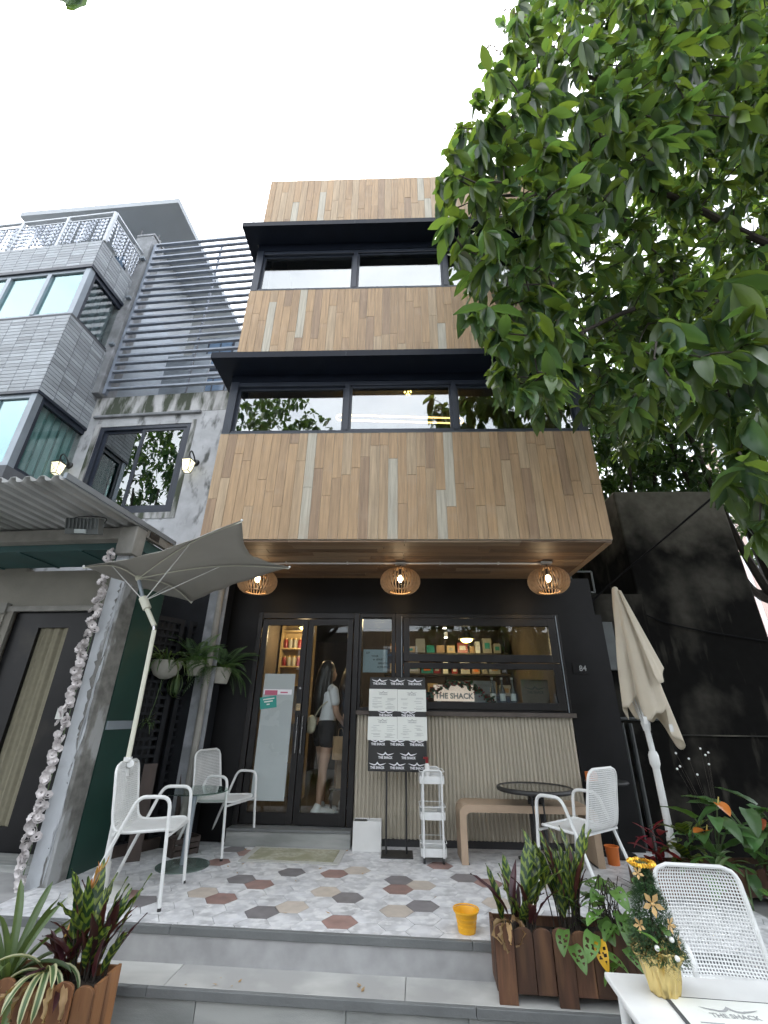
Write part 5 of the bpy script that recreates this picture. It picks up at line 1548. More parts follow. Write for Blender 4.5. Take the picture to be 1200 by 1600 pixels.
# hanging pots on the lattice
def pot(label, loc, r, h, kind_, prof=None):
    t = plant('hanging_pot', label, 'plant pot', loc, 0, 'pots hung on the lattice screen')
    t.scale = (1.3,1.3,1.3)
    prof = prof or [(r*.72,0),(r*.95,h*.8),(r,h),(r*.92,h),(r*.86,h*.75),(r*.62,.01)]
    obj('pot', G().lathe(prof, 24), K['pot_plastic'], t, True)
    obj('hook', G().tube(catmull([(0,r*.9,h),(0,r+.02,h+.06),(0,r+.05,h+.04)],4), .004, 6), K['black_metal'], t, True)
    obj('soil', G().lathe([(r*.86,h*.86),(r*.86,h*.87)],20), K['soil'], t)
    return t
t1 = pot('wide half round hanging pot with spider plant, outermost of three on the lattice', (-2.50,-.56,1.515), .125, .14, 0, [(.03,0),(.085,.03),(.118,.09),(.125,.14),(.115,.14),(.10,.07),(.03,.012)])
for i in range(60):
    az = rp.uniform(0,360); put_leaf('spi%d'%(i%3), t1, (.05*math.cos(R(az)),.05*math.sin(R(az)),.12), az, rp.uniform(20,80), 0, rp.uniform(.75,1.1))
t2 = pot('small white tapered hanging pot, middle one of three on the lattice', (-2.28,-.34,1.565), .082, .13, 1)
frond = G()
for i in range(22):
    tt = i/21; a = R(70*tt); x = .30*(math.sin(a)/1.22 if tt else 0) ; x = .30*tt*math.cos(R(35)*tt); z = -.30*tt*tt*.55
    w_ = .055*math.sin(math.pi*min(1,tt*.9+.12))**.8
    for s in (-1,1):
        frond.add([(x,0,z),(x+.008,s*w_*.5,z-.001),(x+.012,s*w_,z-.012),(x+.001,s*w_*.5,z-.003)], [(0,1,2,3)])
frond.tube([(.30*k/8*math.cos(R(35)*k/8),0,-.165*(k/8)**2) for k in range(9)], .0018, 4)
fr_me = frond.mesh('frond'); fr_me.materials.append(K['fern_leaf'])
for i in range(44):
    az = rp.uniform(0,360); link('frond', fr_me, None, t2, (.02*math.cos(R(az)),.02*math.sin(R(az)),.12), (R(rp.uniform(-15,15)),R(-rp.uniform(0,75)),R(az)), rp.uniform(.8,1.25))
for i in range(24):
    az = rp.uniform(180,340); put_leaf('spi2', t2, (-.10,-.06,.0), az, rp.uniform(-30,30), 0, rp.uniform(.7,1.0))
t3 = pot('hanging pot overgrown by fern, nearest to the cafe wall', (-2.08,-.14,1.50), .11, .13, 2)
for i in range(64):
    az = rp.uniform(0,360); link('frond', fr_me, None, t3, (.05*math.cos(R(az)),.05*math.sin(R(az)),.13), (R(rp.uniform(-15,15)),R(-rp.uniform(-15,70)),R(az)), rp.uniform(.75,1.15))
t = plant('spider_plantlet', 'small spider plantlet dangling on a thin runner below the pots', 'plant', (-2.555,-.60,1.10))
for i in range(26):
    az = rp.uniform(0,360); put_leaf('spi%d'%(i%2), t, (0,0,0), az, rp.uniform(-10,85), 0, rp.uniform(.4,.62))
obj('runner', G().tube(catmull([(0,0,.01),(.04,0,.2),(.05,.02,.42)],5), .0025, 5), K['stem_green'], t, True)

# flower garland on the column
t = plant('flower_garland', 'pale pink artificial flower garland climbing the peeling column', 'garland', (-2.815,-1.44,0), -4.5)
fg = G()
for k in range(7):
    a = 2*math.pi*k/7
    for (rr_, h_, tl_) in ((.030,.012,.35),(.018,.022,.2)):
        c_, s_ = math.cos(a+h_*30), math.sin(a+h_*30)
        p = Vector((rr_*c_, rr_*s_, h_)); 
        u = Vector((-s_,c_,0)); v = Vector((c_*.7,s_*.7,.45))
        fg.add([p-u*.012-v*.014, p+u*.012-v*.014, p+u*.018+v*.010, p+v*.020+Vector((0,0,.004)), p-u*.018+v*.010], [(0,1,2,3,4)])
fl_me = fg.mesh('blossom', True, 60); fl_me.materials.append(K['flower_pink'])
obj('wire', G().tube([(0,.02,.0),(.01,.02,2.60)], .004, 5), K['stem_green'], t)
z = .02
while z < 2.62:
    for q in range(2):
        link('blossom', fl_me, None, t, (rp.uniform(-.035,.03), rp.uniform(-.035,.02), z+rp.uniform(-.02,.02)), (R(rp.uniform(40,120)),R(rp.uniform(-60,60)),R(rp.uniform(-60,60))), rp.uniform(.6,.95))
    z += .036

# dry leaf litter on terrace and steps
lg_ = G()
for i in range(34):
    if i < 20: x, y, z = rp.uniform(-2.2,2.0), rp.uniform(-1.9,-.1), .004
    elif i < 28: x, y, z = rp.uniform(-1.4,.45), rp.uniform(-2.20,-2.06), -.166
    else: x, y, z = rp.uniform(-2.4,-1.2), rp.uniform(-.9,-.1), .004
    a = rp.uniform(0,6.28); L_ = rp.uniform(.018,.045); d = Vector((math.cos(a),math.sin(a),.12)); s_ = Vector((-math.sin(a),math.cos(a),.1))*L_*.22; p = Vector((x,y,z))
    lg_.add([p, p+d*L_*.4+s_, p+d*L_+Vector((0,0,.003)), p+d*L_*.4-s_], [(0,1,2,3)])
tag(obj('leaf_litter', lg_, K['dry_leaf']), 'dry brown leaf scraps scattered over terrace and steps', 'leaves', kind='stuff')
# golden tree ornament on the near table
xt = thing('ornament_tree', 'small artificial fir with gold ribbon flowers in gold foil on the white table', 'decoration', (.868,-3.44,.383))
def foil(u, v):
    a = 2*math.pi*v
    r = .042+.022*u + (.006*math.sin(a*9+u*4)+.004*math.sin(a*17))*(.3+u)
    if u > .72: r += (u-.72)*.05*(1+.6*math.sin(a*4+.6))
    return (r*math.cos(a), r*math.sin(a), .115*u*(1+.10*math.sin(a*3)*u))
obj('foil_wrap', G().grid(foil, 20, 60), K['gold_foil'], xt, True, solid=.001)
obj('stem', G().tube([(0,0,.0),(0,0,.34)], .004, 6), K['bark'], xt)
ng = G()
for i in range(4600):
    f = rp.random()**1.2; z = .09+.25*f; rad = (.078*(1-f)**.8+.012)
    az = rp.uniform(0,2*math.pi); r = rad*math.sqrt(rp.uniform(.25,1))
    p = Vector((r*math.cos(az), r*math.sin(az), z)); d = Vector((math.cos(az+rp.uniform(-.9,.9)), math.sin(az+rp.uniform(-.9,.9)), rp.uniform(-.6,.8))).normalized()
    s_ = d.cross(Vector((0,0,1))).normalized()*.0022
    q = p+d*rp.uniform(.014,.026)
    ng.add([p-s_, p+s_, q], [(0,1,2)])
tag(obj('needles', ng, K['pine_needle'], xt), kind='stuff')
tg = G(); n_ = 240
obj('tinsel_ring', G().tube([((.040+.004*math.sin(k*2.3))*math.cos(2*math.pi*k/90), (.040+.004*math.sin(k*2.3))*math.sin(2*math.pi*k/90), .345+.004*math.cos(k*1.9)) for k in range(90)], .0055, 5, True), K['gold'], xt)
def gold_flower(p, s, az, el):
    g = G()
    for k in range(5):
        a = 2*math.pi*k/5; c_, s_ = math.cos(a), math.sin(a); u = Vector((-s_,c_,0)); v = Vector((c_,s_,.25))
        g.add([Vector((0,0,0)), v*.020+u*.009, v*.036, v*.020-u*.009], [(0,1,2,3)])
    g.ball((0,0,.005), .006, 8, 6)
    link('gold_flower', g.mesh('gold_flower'), K['gold_petal'], xt, p, (0,R(90-el),R(az)), s)
gold_flower((-.012,-.055,.245), 1.0, 262, 10); gold_flower((.028,-.065,.195), .7, 300, 0); gold_flower((-.035,-.04,.325), .55, 240, 20); gold_flower((-.062,-.045,.185), .6, 220, 10); gold_flower((.045,-.06,.15), .6, 320, 0)
for p in ((-.035,-.082,.14),(.020,-.088,.118),(.02,-.075,.16)):
    obj('berry', G().ball(p, .008, 10, 8), K['white_plastic'], xt, True)
for i,(p,az) in enumerate((((-.03,-.08,.15),150),((-.03,-.08,.13),280),((.01,-.08,.17),100),((-.05,-.07,.16),190))):
    put_leaf('mon2', xt, p, az, 40, 0, .42)

# ---------------------------------------------------------------- trees
def leaf_quads(g, base, d, upv, L, W):
    s = d.cross(upv)
    if s.length < 1e-4: return
    s.normalize(); nrm = s.cross(d)
    b = len(g.v)
    def P(t, w, dr): return base + d*(L*t) + s*(W*w) - Vector((0,0,1))*(L*dr) + nrm*(abs(w)*W*.3)
    g.v += [tuple(base)] + [tuple(P(t_, w_*k_, r_)) for t_, w_, r_ in ((.18,.27,.01),(.42,.48,.06),(.66,.45,.13),(.86,.24,.22)) for k_ in (1,0,-1)] + [tuple(P(1,0,.30))]
    g.f += [(b,b+2,b+1),(b,b+3,b+2)] + [q for i in (1,4,7) for q in ((b+i,b+i+1,b+i+4,b+i+3),(b+i+1,b+i+2,b+i+5,b+i+4))] + [(b+10,b+11,b+13),(b+11,b+12,b+13)]
def ray(px, py):
    return (cr*((px-600)/F_PX) - cu*((py-800)/F_PX) + fw).normalized()
def in_poly(x, y, P):
    c = False
    for i in range(len(P)):
        x1,y1 = P[i-1]; x2,y2 = P[i]
        if (y1 > y) != (y2 > y) and x < (x2-x1)*(y-y1)/(y2-y1)+x1: c = not c
    return c
def limb_tree(t, limbs, rad):
    for i,(pts, r0, r1) in enumerate(limbs):
        c = catmull(pts, 6)
        n_ = len(c)
        obj('trunk' if i == 0 else 'limb', G().tube(c, [r0+(r1-r0)*k/(n_-1) for k in range(n_)], 8), K['bark'], t, True)
    return [(p) for pts,_,_ in limbs for p in catmull(pts, 8)]
def whorl(c, n, L, droop, rr, out=None):
    # leaves round a twig end
    res = []
    ax = Vector((rr.uniform(-1,1), rr.uniform(-1,1), rr.uniform(-.5,.4)))
    if out is not None: ax = ax*.6 + out
    ax.normalize()
    e1 = ax.orthogonal().normalized(); e2 = ax.cross(e1)
    for k in range(n):
        a = 2*math.pi*(k*.382) + rr.uniform(-.3,.3)
        d = (e1*math.cos(a)+e2*math.sin(a))*rr.uniform(.6,1.1) + ax*rr.uniform(.2,1.0) + Vector((0,0,-droop*rr.uniform(.4,1.3)))
        d.normalize()
        res.append((c - ax*rr.uniform(0,.10), d, L*rr.uniform(.55,1.2)))
    return res
rt_ = random.Random(77)
tree = thing('street_tree', 'large leafy tree overhanging the cafe from the right side', 'tree', (4.6,-2.3,GZ))
TB = Vector((4.6,-2.3,GZ))
limbs_w = [
  ([(4.6,-2.3,GZ),(4.55,-2.35,1.5),(4.7,-2.3,3.2),(4.5,-2.2,4.6),(4.6,-2.3,6.5),(4.2,-2.3,8.5)], .20, .06),
  ([(4.5,-2.2,4.4),(3.7,-2.25,4.85),(2.9,-2.35,4.95),(2.2,-2.4,4.7),(1.6,-2.5,4.3)], .085, .02),
  ([(4.55,-2.25,5.2),(3.6,-2.4,5.7),(2.6,-2.6,6.2),(1.7,-2.7,6.0),(1.0,-2.8,5.8)], .085, .018),
  ([(4.6,-2.3,6.0),(3.6,-2.6,7.2),(2.4,-2.8,7.9),(1.6,-2.9,8.0)], .075, .018),
  ([(4.6,-2.3,3.6),(3.9,-2.0,4.0),(3.4,-1.5,4.4),(2.9,-1.0,4.9),(2.8,-.2,5.3)], .08, .02),
  ([(4.55,-2.3,3.9),(3.9,-2.9,3.9),(3.2,-3.2,3.7),(2.5,-3.3,3.35)], .06, .015),
  ([(4.6,-2.3,6.6),(5.5,-1.2,7.4),(6.4,-.4,7.9)], .07, .02),
  ([(4.6,-2.3,5.6),(5.4,-3.2,6.6),(6.0,-4.0,7.4)], .07, .02),
  ([(4.5,-2.2,4.8),(3.6,-1.6,5.6),(2.9,-1.8,6.8),(2.5,-2.0,7.6)], .06, .015)]
limbs = [([Vector(p)-TB for p in pts], a*(1 if i == 0 else .55), b*.7) for i, (pts, a, b) in enumerate(limbs_w)]
skel = limb_tree(tree, limbs, 0)
A_poly = [(845,-60),(775,60),(735,160),(700,230),(690,300),(698,360),(735,430),(740,500),(772,540),(790,600),(850,628),(888,600),(895,540),(880,470),(900,380),(960,300),(1060,235),(1330,170),(1330,-110),(860,-110)]
B_poly = [(1010,560),(1065,470),(1130,440),(1215,400),(1420,330),(1420,900),(1190,850),(1165,760),(1150,690),(1080,640)]
D_poly = [(860,440),(900,360),(960,280),(1100,200),(1330,120),(1330,640),(1150,560),(1060,620),(960,700),(915,640)]
leaves = []; twigs = []; cents = []
def sample(P, n, yr, L, nl, droop):
    xs = [p[0] for p in P]; ys = [p[1] for p in P]; k = 0
    while k < n:
        px, py = rt_.uniform(min(xs),max(xs)), rt_.uniform(min(ys),max(ys))
        if not in_poly(px, py, P): continue
        d = ray(px, py); y = rt_.uniform(*yr); s = (y-CAM.y)/d.y
        p = CAM + d*s
        if p.x < 2.5 and p.y > -1.95: continue
        k += 1
        if p.z > 12.5 or s > 15: continue
        for q in whorl(p, nl, L, droop, rt_): leaves.append(q)
        cents.append(p - TB)
sample(A_poly, 520, (-3.6,-2.8), .205, 9, 1.1)
sample(A_poly, 380, (-2.8,-2.05), .205, 9, 1.0)
sample(B_poly, 110, (-3.65,-3.0), .24, 8, 1.1)
sample(D_poly, 500, (-2.7,-1.4), .18, 9, .6)
sample(D_poly, 500, (-1.6,.2), .18, 9, .6)
sample([(870,430),(1330,380),(1330,700),(1150,640),(960,720),(915,640)], 420, (-1.4,1.4), .18, 9, .6)
sample([(900,-60),(1330,-110),(1330,250),(1000,250)], 330, (-3.3,-1.8), .20, 9, .9)
import numpy as np
pts_ = np.array([tuple(v) for v in skel])
cents.sort(key=lambda c: float(((pts_-np.array(c))**2).sum(1).min()))
buf = np.zeros((len(pts_)+3*len(cents), 3)); buf[:len(pts_)] = pts_; nb_ = len(pts_)
for c in cents:
    ca = np.array(c)
    near = Vector(buf[int(((buf[:nb_]-ca)**2).sum(1).argmin())])
    mid = (near+c)/2 + Vector((rt_.uniform(-.05,.05), rt_.uniform(-.05,.05), rt_.uniform(.0,.10)))*(c-near).length
    twigs.append((near, mid, c))
    for q in (mid, c, near.lerp(c,.75)): buf[nb_] = q; nb_ += 1
# nearest leaves are parts of their own, the rest one crown
def camdist(q): 
    v = q[0]-CAM; z = v.dot(fw); x = 600+F_PX*v.dot(cr)/z; y = 800-F_PX*v.dot(cu)/z
    vis = -20 < x < 1230 and -20 < y < 1000
    return (0 if vis else 1, v.length)
leaves.sort(key=camdist)
for p, d, L in leaves[:295]:
    up_ = Vector((rt_.uniform(-.3,.3), rt_.uniform(-.3,.3), 1))
    xax = d; yax = up_.cross(xax).normalized(); zax = xax.cross(yax)
    mt_ = Matrix((xax, yax, zax)).transposed()
    k = rt_.randrange(3)
    o = link('leaf', LM['tre%d'%k], None, tree, p-TB, None, L/.235)
    o.rotation_euler = mt_.to_euler()
cg = G()
for p, d, L in leaves[295:]:
    leaf_quads(cg, p-TB, d, Vector((rt_.uniform(-.3,.3), rt_.uniform(-.3,.3), 1)), L, L*.40)
tag(obj('crown', cg, K['tree_leaf_mass'], tree, True, angle=80), kind='stuff')
tg = G()
for a, b, c in twigs:
    w_ = min(.016, .005+.012*(a-c).length); tg.tube(catmull([a, b, c], 3), [w_-(w_-.003)*k/6 for k in range(7)], 5)
tag(obj('twigs', tg, K['bark'], tree, True), kind='stuff')
# dry flower spikes at the left fringe
sp = G()
for (px,py,y) in ((752,75,-3.0),(742,150,-3.0),(715,205,-3.0),(705,255,-2.9),(790,20,-3.0),(790,585,-2.9)):
    d = ray(px,py); p = CAM + d*((y-CAM.y)/d.y) - TB
    q = p + Vector((.25,.0,-.15))
    pts = catmull([q, (q+p)/2+Vector((0,0,.05)), p], 5); sp.tube(pts, .004, 5)
    for k in range(9): 
        c = pts[min(len(pts)-1,k+2)]; sp.ball(c+Vector((rt_.uniform(-.03,.03),rt_.uniform(-.03,.03),rt_.uniform(-.02,.03))), .011, 6, 4)
tag(obj('seed_spikes', sp, K['twig_dry'], tree, True), kind='stuff')

# trees behind the stained building
def back_tree(label, base, zc, rad, n, L, seed, trunk_h):
    rr = random.Random(seed)
    t = thing('back_tree', label, 'tree', base, 0, 'trees behind the stained building')
    B = Vector(base)
    obj('trunk', G().tube(catmull([(0,0,0),(.2,.1,trunk_h*.5),(.0,0,trunk_h)],5), [.22-.01*k for k in range(11)], 8), K['bark'], t, True)
    g = G()
    for k in range(7):
        a = rr.uniform(0,6.28); e = Vector((rad[0]*.7*math.cos(a), rad[1]*.7*math.sin(a), zc-B.z+rad[2]*rr.uniform(-.3,.7)))
        obj('limb', G().tube(catmull([(0,0,trunk_h*.6+k*.1),e*.5+Vector((0,0,.4)),e],4), [.09-.008*j for j in range(9)], 6), K['bark'], t, True)
    for k in range(n):
        while True:
            v = Vector((rr.uniform(-1,1), rr.uniform(-1,1), rr.uniform(-1,1)))
            if v.length < 1 and v.length > .25: break
        c = Vector((v.x*rad[0], v.y*rad[1], zc-B.z+v.z*rad[2]))
        for p, d, l in whorl(c, 6, L, .5, rr): leaf_quads(g, p, d, Vector((rr.uniform(-.4,.4),rr.uniform(-.4,.4),1)), l, l*.42)
    tag(obj('crown', g, K['back_leaf_mass'], t, True, angle=80), kind='stuff')
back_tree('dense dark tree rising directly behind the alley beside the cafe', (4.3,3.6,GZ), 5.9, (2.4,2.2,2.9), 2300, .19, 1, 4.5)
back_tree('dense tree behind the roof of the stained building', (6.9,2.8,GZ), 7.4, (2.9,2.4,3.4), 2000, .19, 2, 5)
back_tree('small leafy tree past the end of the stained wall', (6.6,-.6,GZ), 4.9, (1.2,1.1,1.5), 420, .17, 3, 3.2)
# trees and houses across the road behind the viewer: what the panes mirror
back_tree('street tree left of the viewer mirrored in the sliding window', (-8.6,-6.8,GZ), 7.6, (2.6,2.2,2.8), 700, .24, 4, 5)
back_tree('street tree across the road mirrored in the second floor panes', (-4.4,-9.5,GZ), 8.6, (2.6,2.2,2.6), 700, .24, 5, 5.5)
back_tree('street tree across the road mirrored in the serving window', (3.2,-12.5,GZ), 5.2, (2.6,2.2,3.0), 600, .24, 6, 3.5)
lt = [o for o in bpy.data.objects if o.name.startswith('back_tree') and 'left of the viewer' in o.get('label','')][0]
lb = Vector((-8.6,-6.8,GZ)); tipw = CAM + ray(100,-22)*3.4
obj('limb', G().tube(catmull([(0,0,4.6),(2.6,.8,5.6),(4.8,1.9,5.4),tipw-lb],5), [.06-.0036*k for k in range(16)], 6), K['bark'], lt, True)
for p, d, l in whorl(tipw-lb, 9, .2, .9, random.Random(3)):
    o = link('leaf', LM['tre1'], None, lt, p, None, l/.235); yy = Vector((0.1,.1,1)).cross(d).normalized(); o.rotation_euler = Matrix((d, yy, d.cross(yy))).transposed().to_euler()
op = thing('opposite_row', 'row of low shophouses across the road, mirrored in the glass', 'building', (0,-16,GZ))
obj('wall', G().box(-22,22,-6,0,0,5.2), K['room_dark'], op)
for i in range(11):
    x = -20+i*4
    f = obj('shop_window', G().box(x-1.3,x+1.3,.001,.06,.5,2.6), K['frame_blue'], op); obj('pane', G().box(x-1.2,x+1.2,.0605,.07,.6,2.5), K['blue_glass'], f)
    f = obj('window', G().box(x-.8,x+.8,.001,.06,3.4,4.5), K['tower_white'], op); obj('pane', G().box(x-.7,x+.7,.0605,.07,3.5,4.4), K['blue_glass'], f)

# ---------------------------------------------------------------- people in the doorway
def blob(name, chains, mt, parent, voxel=.012, smooth=4):
    g = G()
    for ch in chains:
        for (x0,y0,z0,r0),(x1,y1,z1,r1) in zip(ch, ch[1:]):
            a, b = Vector((x0,y0,z0)), Vector((x1,y1,z1)); n_ = max(2, int((b-a).length/(min(r0,r1)*.45))+1)
            for k in range(n_+1):
                f = k/n_; g.ball(a.lerp(b, f), r0+(r1-r0)*f, 10, 8)
        if len(ch) == 1:
            x,y,z,r = ch[0][:4]; sc = ch[0][4] if len(ch[0]) > 4 else (1,1,1); g.ball((x,y,z), r, 14, 10, sc)
    o = obj(name, g, K[mt], None)
    md = o.modifiers.new('r','REMESH'); md.mode = 'VOXEL'; md.voxel_size = voxel; md.use_smooth_shade = True
    ms_ = o.modifiers.new('s','SMOOTH'); ms_.iterations = smooth; ms_.factor = .5
    dg = bpy.context.evaluated_depsgraph_get()
    me = bpy.data.meshes.new_from_object(o.evaluated_get(dg)); me.name = name
    bpy.data.objects.remove(o)
    me.materials.clear(); me.materials.append(K[mt])
    me.polygons.foreach_set('use_smooth', [True]*len(me.polygons))
    return link(name, me, None, parent)
def head(x, y, z, f=1):
    # head centre; f: facing +X (1) ; returns chains
    return [[(x,y,z,.088,(1.0,.84,1.22))],[(x+.05*f,y,z-.055,.052,(1,.85,1.0))],
            [(x+.088*f,y,z-.005,.012),(x+.104*f,y,z-.026,.014)],[(x+.078*f,y-.020,z-.068,.012),(x+.078*f,y+.020,z-.068,.012)],
            [(x-.005,y-.076,z-.01,.020,(.9,.5,1.4))],[(x-.005,y+.076,z-.01,.020,(.9,.5,1.4))],[(x-.015*f,y,z-.08,.052),(x-.03*f,y,z-.17,.052)]]
def hand(wx, wy, wz, dx, dz, s=1):
    ch = [[(wx,wy,wz,.020),(wx+dx*.045,wy,wz+dz*.045,.024),(wx+dx*.075,wy,wz+dz*.075,.022)]]
    for k, l in enumerate((.052,.060,.056,.042)):
        o = (k-1.5)*.014
        bx, bz = wx+dx*.075, wz+dz*.075
        ch.append([(bx,wy+o,bz,.0085),(bx+dx*l*.6,wy+o,bz+dz*l*.6,.008),(bx+dx*l*.6-.018,wy+o,bz+dz*l,.007)])
    ch.append([(wx+dx*.02+.012,wy-.02,wz+dz*.02,.010),(wx+dx*.05+.03,wy-.028,wz+dz*.05,.0085),(wx+dx*.075+.024,wy-.024,wz+dz*.075,.0075)])
    return ch
FL = .172
def person(label, loc, rz, hair, top, bottom, long_hair, bag):
    t = thing('person', label, 'person', loc, rz, 'people inside the doorway')
    H = []
    # faces +X.  legs
    for s, dx in ((-1,-.07),(1,.06)):
        y = s*.075
        H.append([(0,y,.82,.088),(dx*.25,y,.66,.074),(dx*.6,y,.45,.052),(dx*.75,y,.32,.052),(dx,y,.12,.034),(dx,y,.065,.036)])
        H.append([(dx-.03,y,.045,.034),(dx+.08,y*1.05,.035,.030),(dx+.15,y*1.1,.030,.024)])
    H.append([(-.01,-.05,.90,.105),(-.01,.05,.90,.105)]); H.append([(-.01,0,.92,.11),(.0,0,1.08,.098),(.0,0,1.22,.108),(-.015,0,1.33,.075),(-.02,0,1.40,.052)])
    H.append([(-.01,-.14,1.30,.050),(-.01,.14,1.30,.050)]); H += head(.01,0,1.51)
    # arms: near (-y) bent forward holding a bag, far hanging
    H.append([(-.01,-.165,1.29,.048),(.03,-.185,1.06,.038),(.04,-.185,1.03,.036),(.19,-.15,.90,.026),(.21,-.145,.885,.024)])
    H += hand(.215,-.145,.875,.35,-.9)
    H.append([(-.01,.165,1.29,.048),(.02,.19,1.05,.038),(.13,.17,.86,.027),(.145,.168,.845,.024)]); H += hand(.15,.165,.835,.3,-.95)
    blob('body', H, 'skin', t, .010)
    sh = blob('shirt', [[(-.01,-.055,.93,.105),(-.005,-.05,1.10,.100),(.0,-.06,1.23,.105)],[(-.01,.055,.93,.105),(-.005,.05,1.10,.100),(.0,.06,1.23,.105)],
                   [(-.012,-.13,1.30,.058),(-.02,0,1.345,.066),(-.012,.13,1.30,.058)],[(-.01,-.17,1.285,.060),(.012,-.185,1.17,.058)],[(-.01,.17,1.285,.060),(.012,.19,1.17,.058)]], top, t, .012)
    blob('shorts', [[(-.012,-.06,.90,.118),(-.012,-.082,.755,.104)],[(-.012,.06,.90,.118),(.008,.082,.755,.104)],[(-.012,0,.86,.118)]], bottom, t, .012)
    hc = [[(-.018,0,1.545,.098,(1.0,.95,1.12))],[(-.055,0,1.50,.085),(-.085,0,1.36,.092),(-.10,0,1.20,.092 if long_hair else .03),(-.10,0,1.05,.06 if long_hair else .02)],
          [(-.02,-.075,1.50,.042),(-.04,-.09,1.33,.045),(-.05,-.09,1.22,.035)],[(-.05,.06,1.48,.045),(-.07,.07,1.33,.045)]]
    hb = blob('hair', hc, hair, t, .011)
    for s, dx in ((-1,-.07),(1,.06)):
        y = s*.075
        sho = blob('shoe', [[(dx-.04,y,.05,.050),(dx+.07,y*1.05,.044,.046),(dx+.165,y*1.1,.036,.036)],[(dx-.02,y,.06,.05),(dx-.01,y,.10,.045)]], 'shoe_white', t, .009)
        obj('sole', G().box(dx-.085,dx+.20,y-.045,y+.045,.0,.018), K['shoe_white'], sho, bevel=.006)
    return t
g1 = person('person in white top and black shorts with long dark hair standing inside the door', (-.90,.40,FL), 38, 'hair_black', 'shirt_white', 'shorts_black', True, True)
g2 = person('person in dark clothes half hidden behind the one in the white top', (-.66,.92,FL), 35, 'hair_brown', 'cloth_dark', 'cloth_dark', False, False)
g2.scale = (1.0,1.0,1.0)
bg_ = thing('shoulder_bag', 'small cream backpack worn by the person in white', 'bag', (-1.05,.28,1.10), 38)
blob('pouch', [[(0,0,.0,.075,(.75,1.1,1.25))],[(-.005,0,-.055,.07,(.75,1.15,.8))]], 'bag_cream', bg_, .01)
obj('strap', G().tube(catmull([(.02,-.05,.08),(.06,-.10,.18),(.13,-.13,.24)],5), .008, 6), K['bag_cream'], bg_, True)
pb = thing('paper_bag', 'brown kraft paper bag held by the person in the white top', 'bag', (-.70,.26,.735), 25)
obj('bag_body', G().prism([(-.075,-.035),(.075,-.035),(.075,.035),(-.075,.035)], lambda x,y:(x,y,0), lambda x,y:(x*.98,y*.8,.235)), K['kraft'], pb)
obj('handle', G().tube(catmull([(-.03,-.02,.23),(-.02,-.02,.31),(.02,-.02,.31),(.03,-.02,.23)],5), .003, 5), K['kraft'], pb, True)
pb = thing('large_paper_bag', 'larger brown paper bag with red print standing behind the white top person', 'bag', (-.62,.62,.42), 20)
obj('bag_body', G().box(-.16,.16,-.06,.06,0,.36), K['kraft'], pb)
obj('print', G().box(-.02,.07,-.0615,-.0605,.16,.26), K['sticker_pink'], pb)
st_ = thing('low_table', 'low dark table inside carrying the large paper bag', 'table', (-.60,.66,FL), 10)
obj('tabletop', G().box(-.25,.25,-.12,.16,.225,.247), K['room_dark'], st_)
for x,y in ((-.22,-.09),(.22,-.09),(-.22,.13),(.22,.13)): obj('leg', G().box(x-.015,x+.015,y-.015,y+.015,0,.2249), K['room_dark'], st_)

# ---------------------------------------------------------------- inside the cafe
ct = thing('service_counter', 'pale counter with grey front behind the serving window', 'counter', (0,0,FL))
obj('counter_top', G().box(-.35,1.80,.22,.75,1.12,1.17), K['counter_grey'], ct)
obj('counter_front', G().box(-.33,1.78,.25,.27,0,1.1195), K['room_dark'], ct)
CZ = FL+1.17
sg = thing('counter_sign', 'lit cream sign reading the shop name behind the serving window', 'sign', (.62,.30,CZ+.0))
obj('panel', G().box(-.22,.26,-.01,.01,.02,.20), K['sign_glow'], sg, bevel=.004)
obj('feet', G().box(-.18,-.14,-.04,.04,0,.019).box(.18,.22,-.04,.04,0,.019), K['counter_grey'], sg)
gg = G(); put_text(gg, 'THE SHACK', .085, lambda x,y: (.02+x, -.0112, .075+y), 'CENTER', .003)
obj('lettering', gg, K['ink_grey'], sg)
gd = thing('berry_garland', 'green eucalyptus garland with red berries draped over the counter sign', 'garland', (.60,.255,CZ-.06))
gp = catmull([(-.42,-.01,.04),(-.28,-.02,.14),(-.05,-.02,.25),(.15,-.02,.27),(.32,-.02,.19),(.48,-.02,.08)], 8)
obj('stem', G().tube(gp, .004, 5), K['bark'], gd, True)
bgm = G()
for i,p in enumerate(gp):
    for k in range(2):
        put_leaf('euc%d'%((i+k)%3), gd, (p.x+rp.uniform(-.02,.02),p.y-.01,p.z+rp.uniform(-.02,.02)), rp.uniform(200,340), rp.uniform(-40,60), rp.uniform(-60,60), rp.uniform(1.0,1.6))
    for k in range(3): bgm.ball((p.x+rp.uniform(-.04,.04),p.y-.03,p.z+rp.uniform(-.045,.03)), .009, 6, 5)
tag(obj('berries', bgm, K['berry_red'], gd, True), kind='stuff')
for i, x in enumerate((1.10,1.22,1.34)):
    b = thing('sauce_bottle', ('slim dark bottle nearest the lit sign on the serving counter','middle one of three slim dark bottles on the serving counter','slim dark bottle nearest the grey logo card')[i], 'bottle', (x,.28+.02*(i%2),CZ), 0, 'bottles in the serving window')
    obj('glass', G().lathe([(.03,0),(.032,.02),(.032,.15),(.013,.20),(.013,.27)],14), K['bottle_glass'], b, True)
    obj('label', G().lathe([(.0326,.03),(.0326,.11)],14,cap=False), K['paper'], b, True)
    obj('cap', G().lathe([(.015,.265),(.015,.29)],12), K['white_plastic'], b, True)
gm = thing('grey_menu_holder', 'grey card with the roof logo beside the bottles on the counter', 'card', (1.60,.27,CZ))
obj('card', G().box(-.16,.16,-.006,.006,0,.27), K['room_beige'], gm)
gg = roof_logo(G(), lambda x,y: (x, -.0075, .13+y), .12); obj('logo', gg, K['ink'], gm)
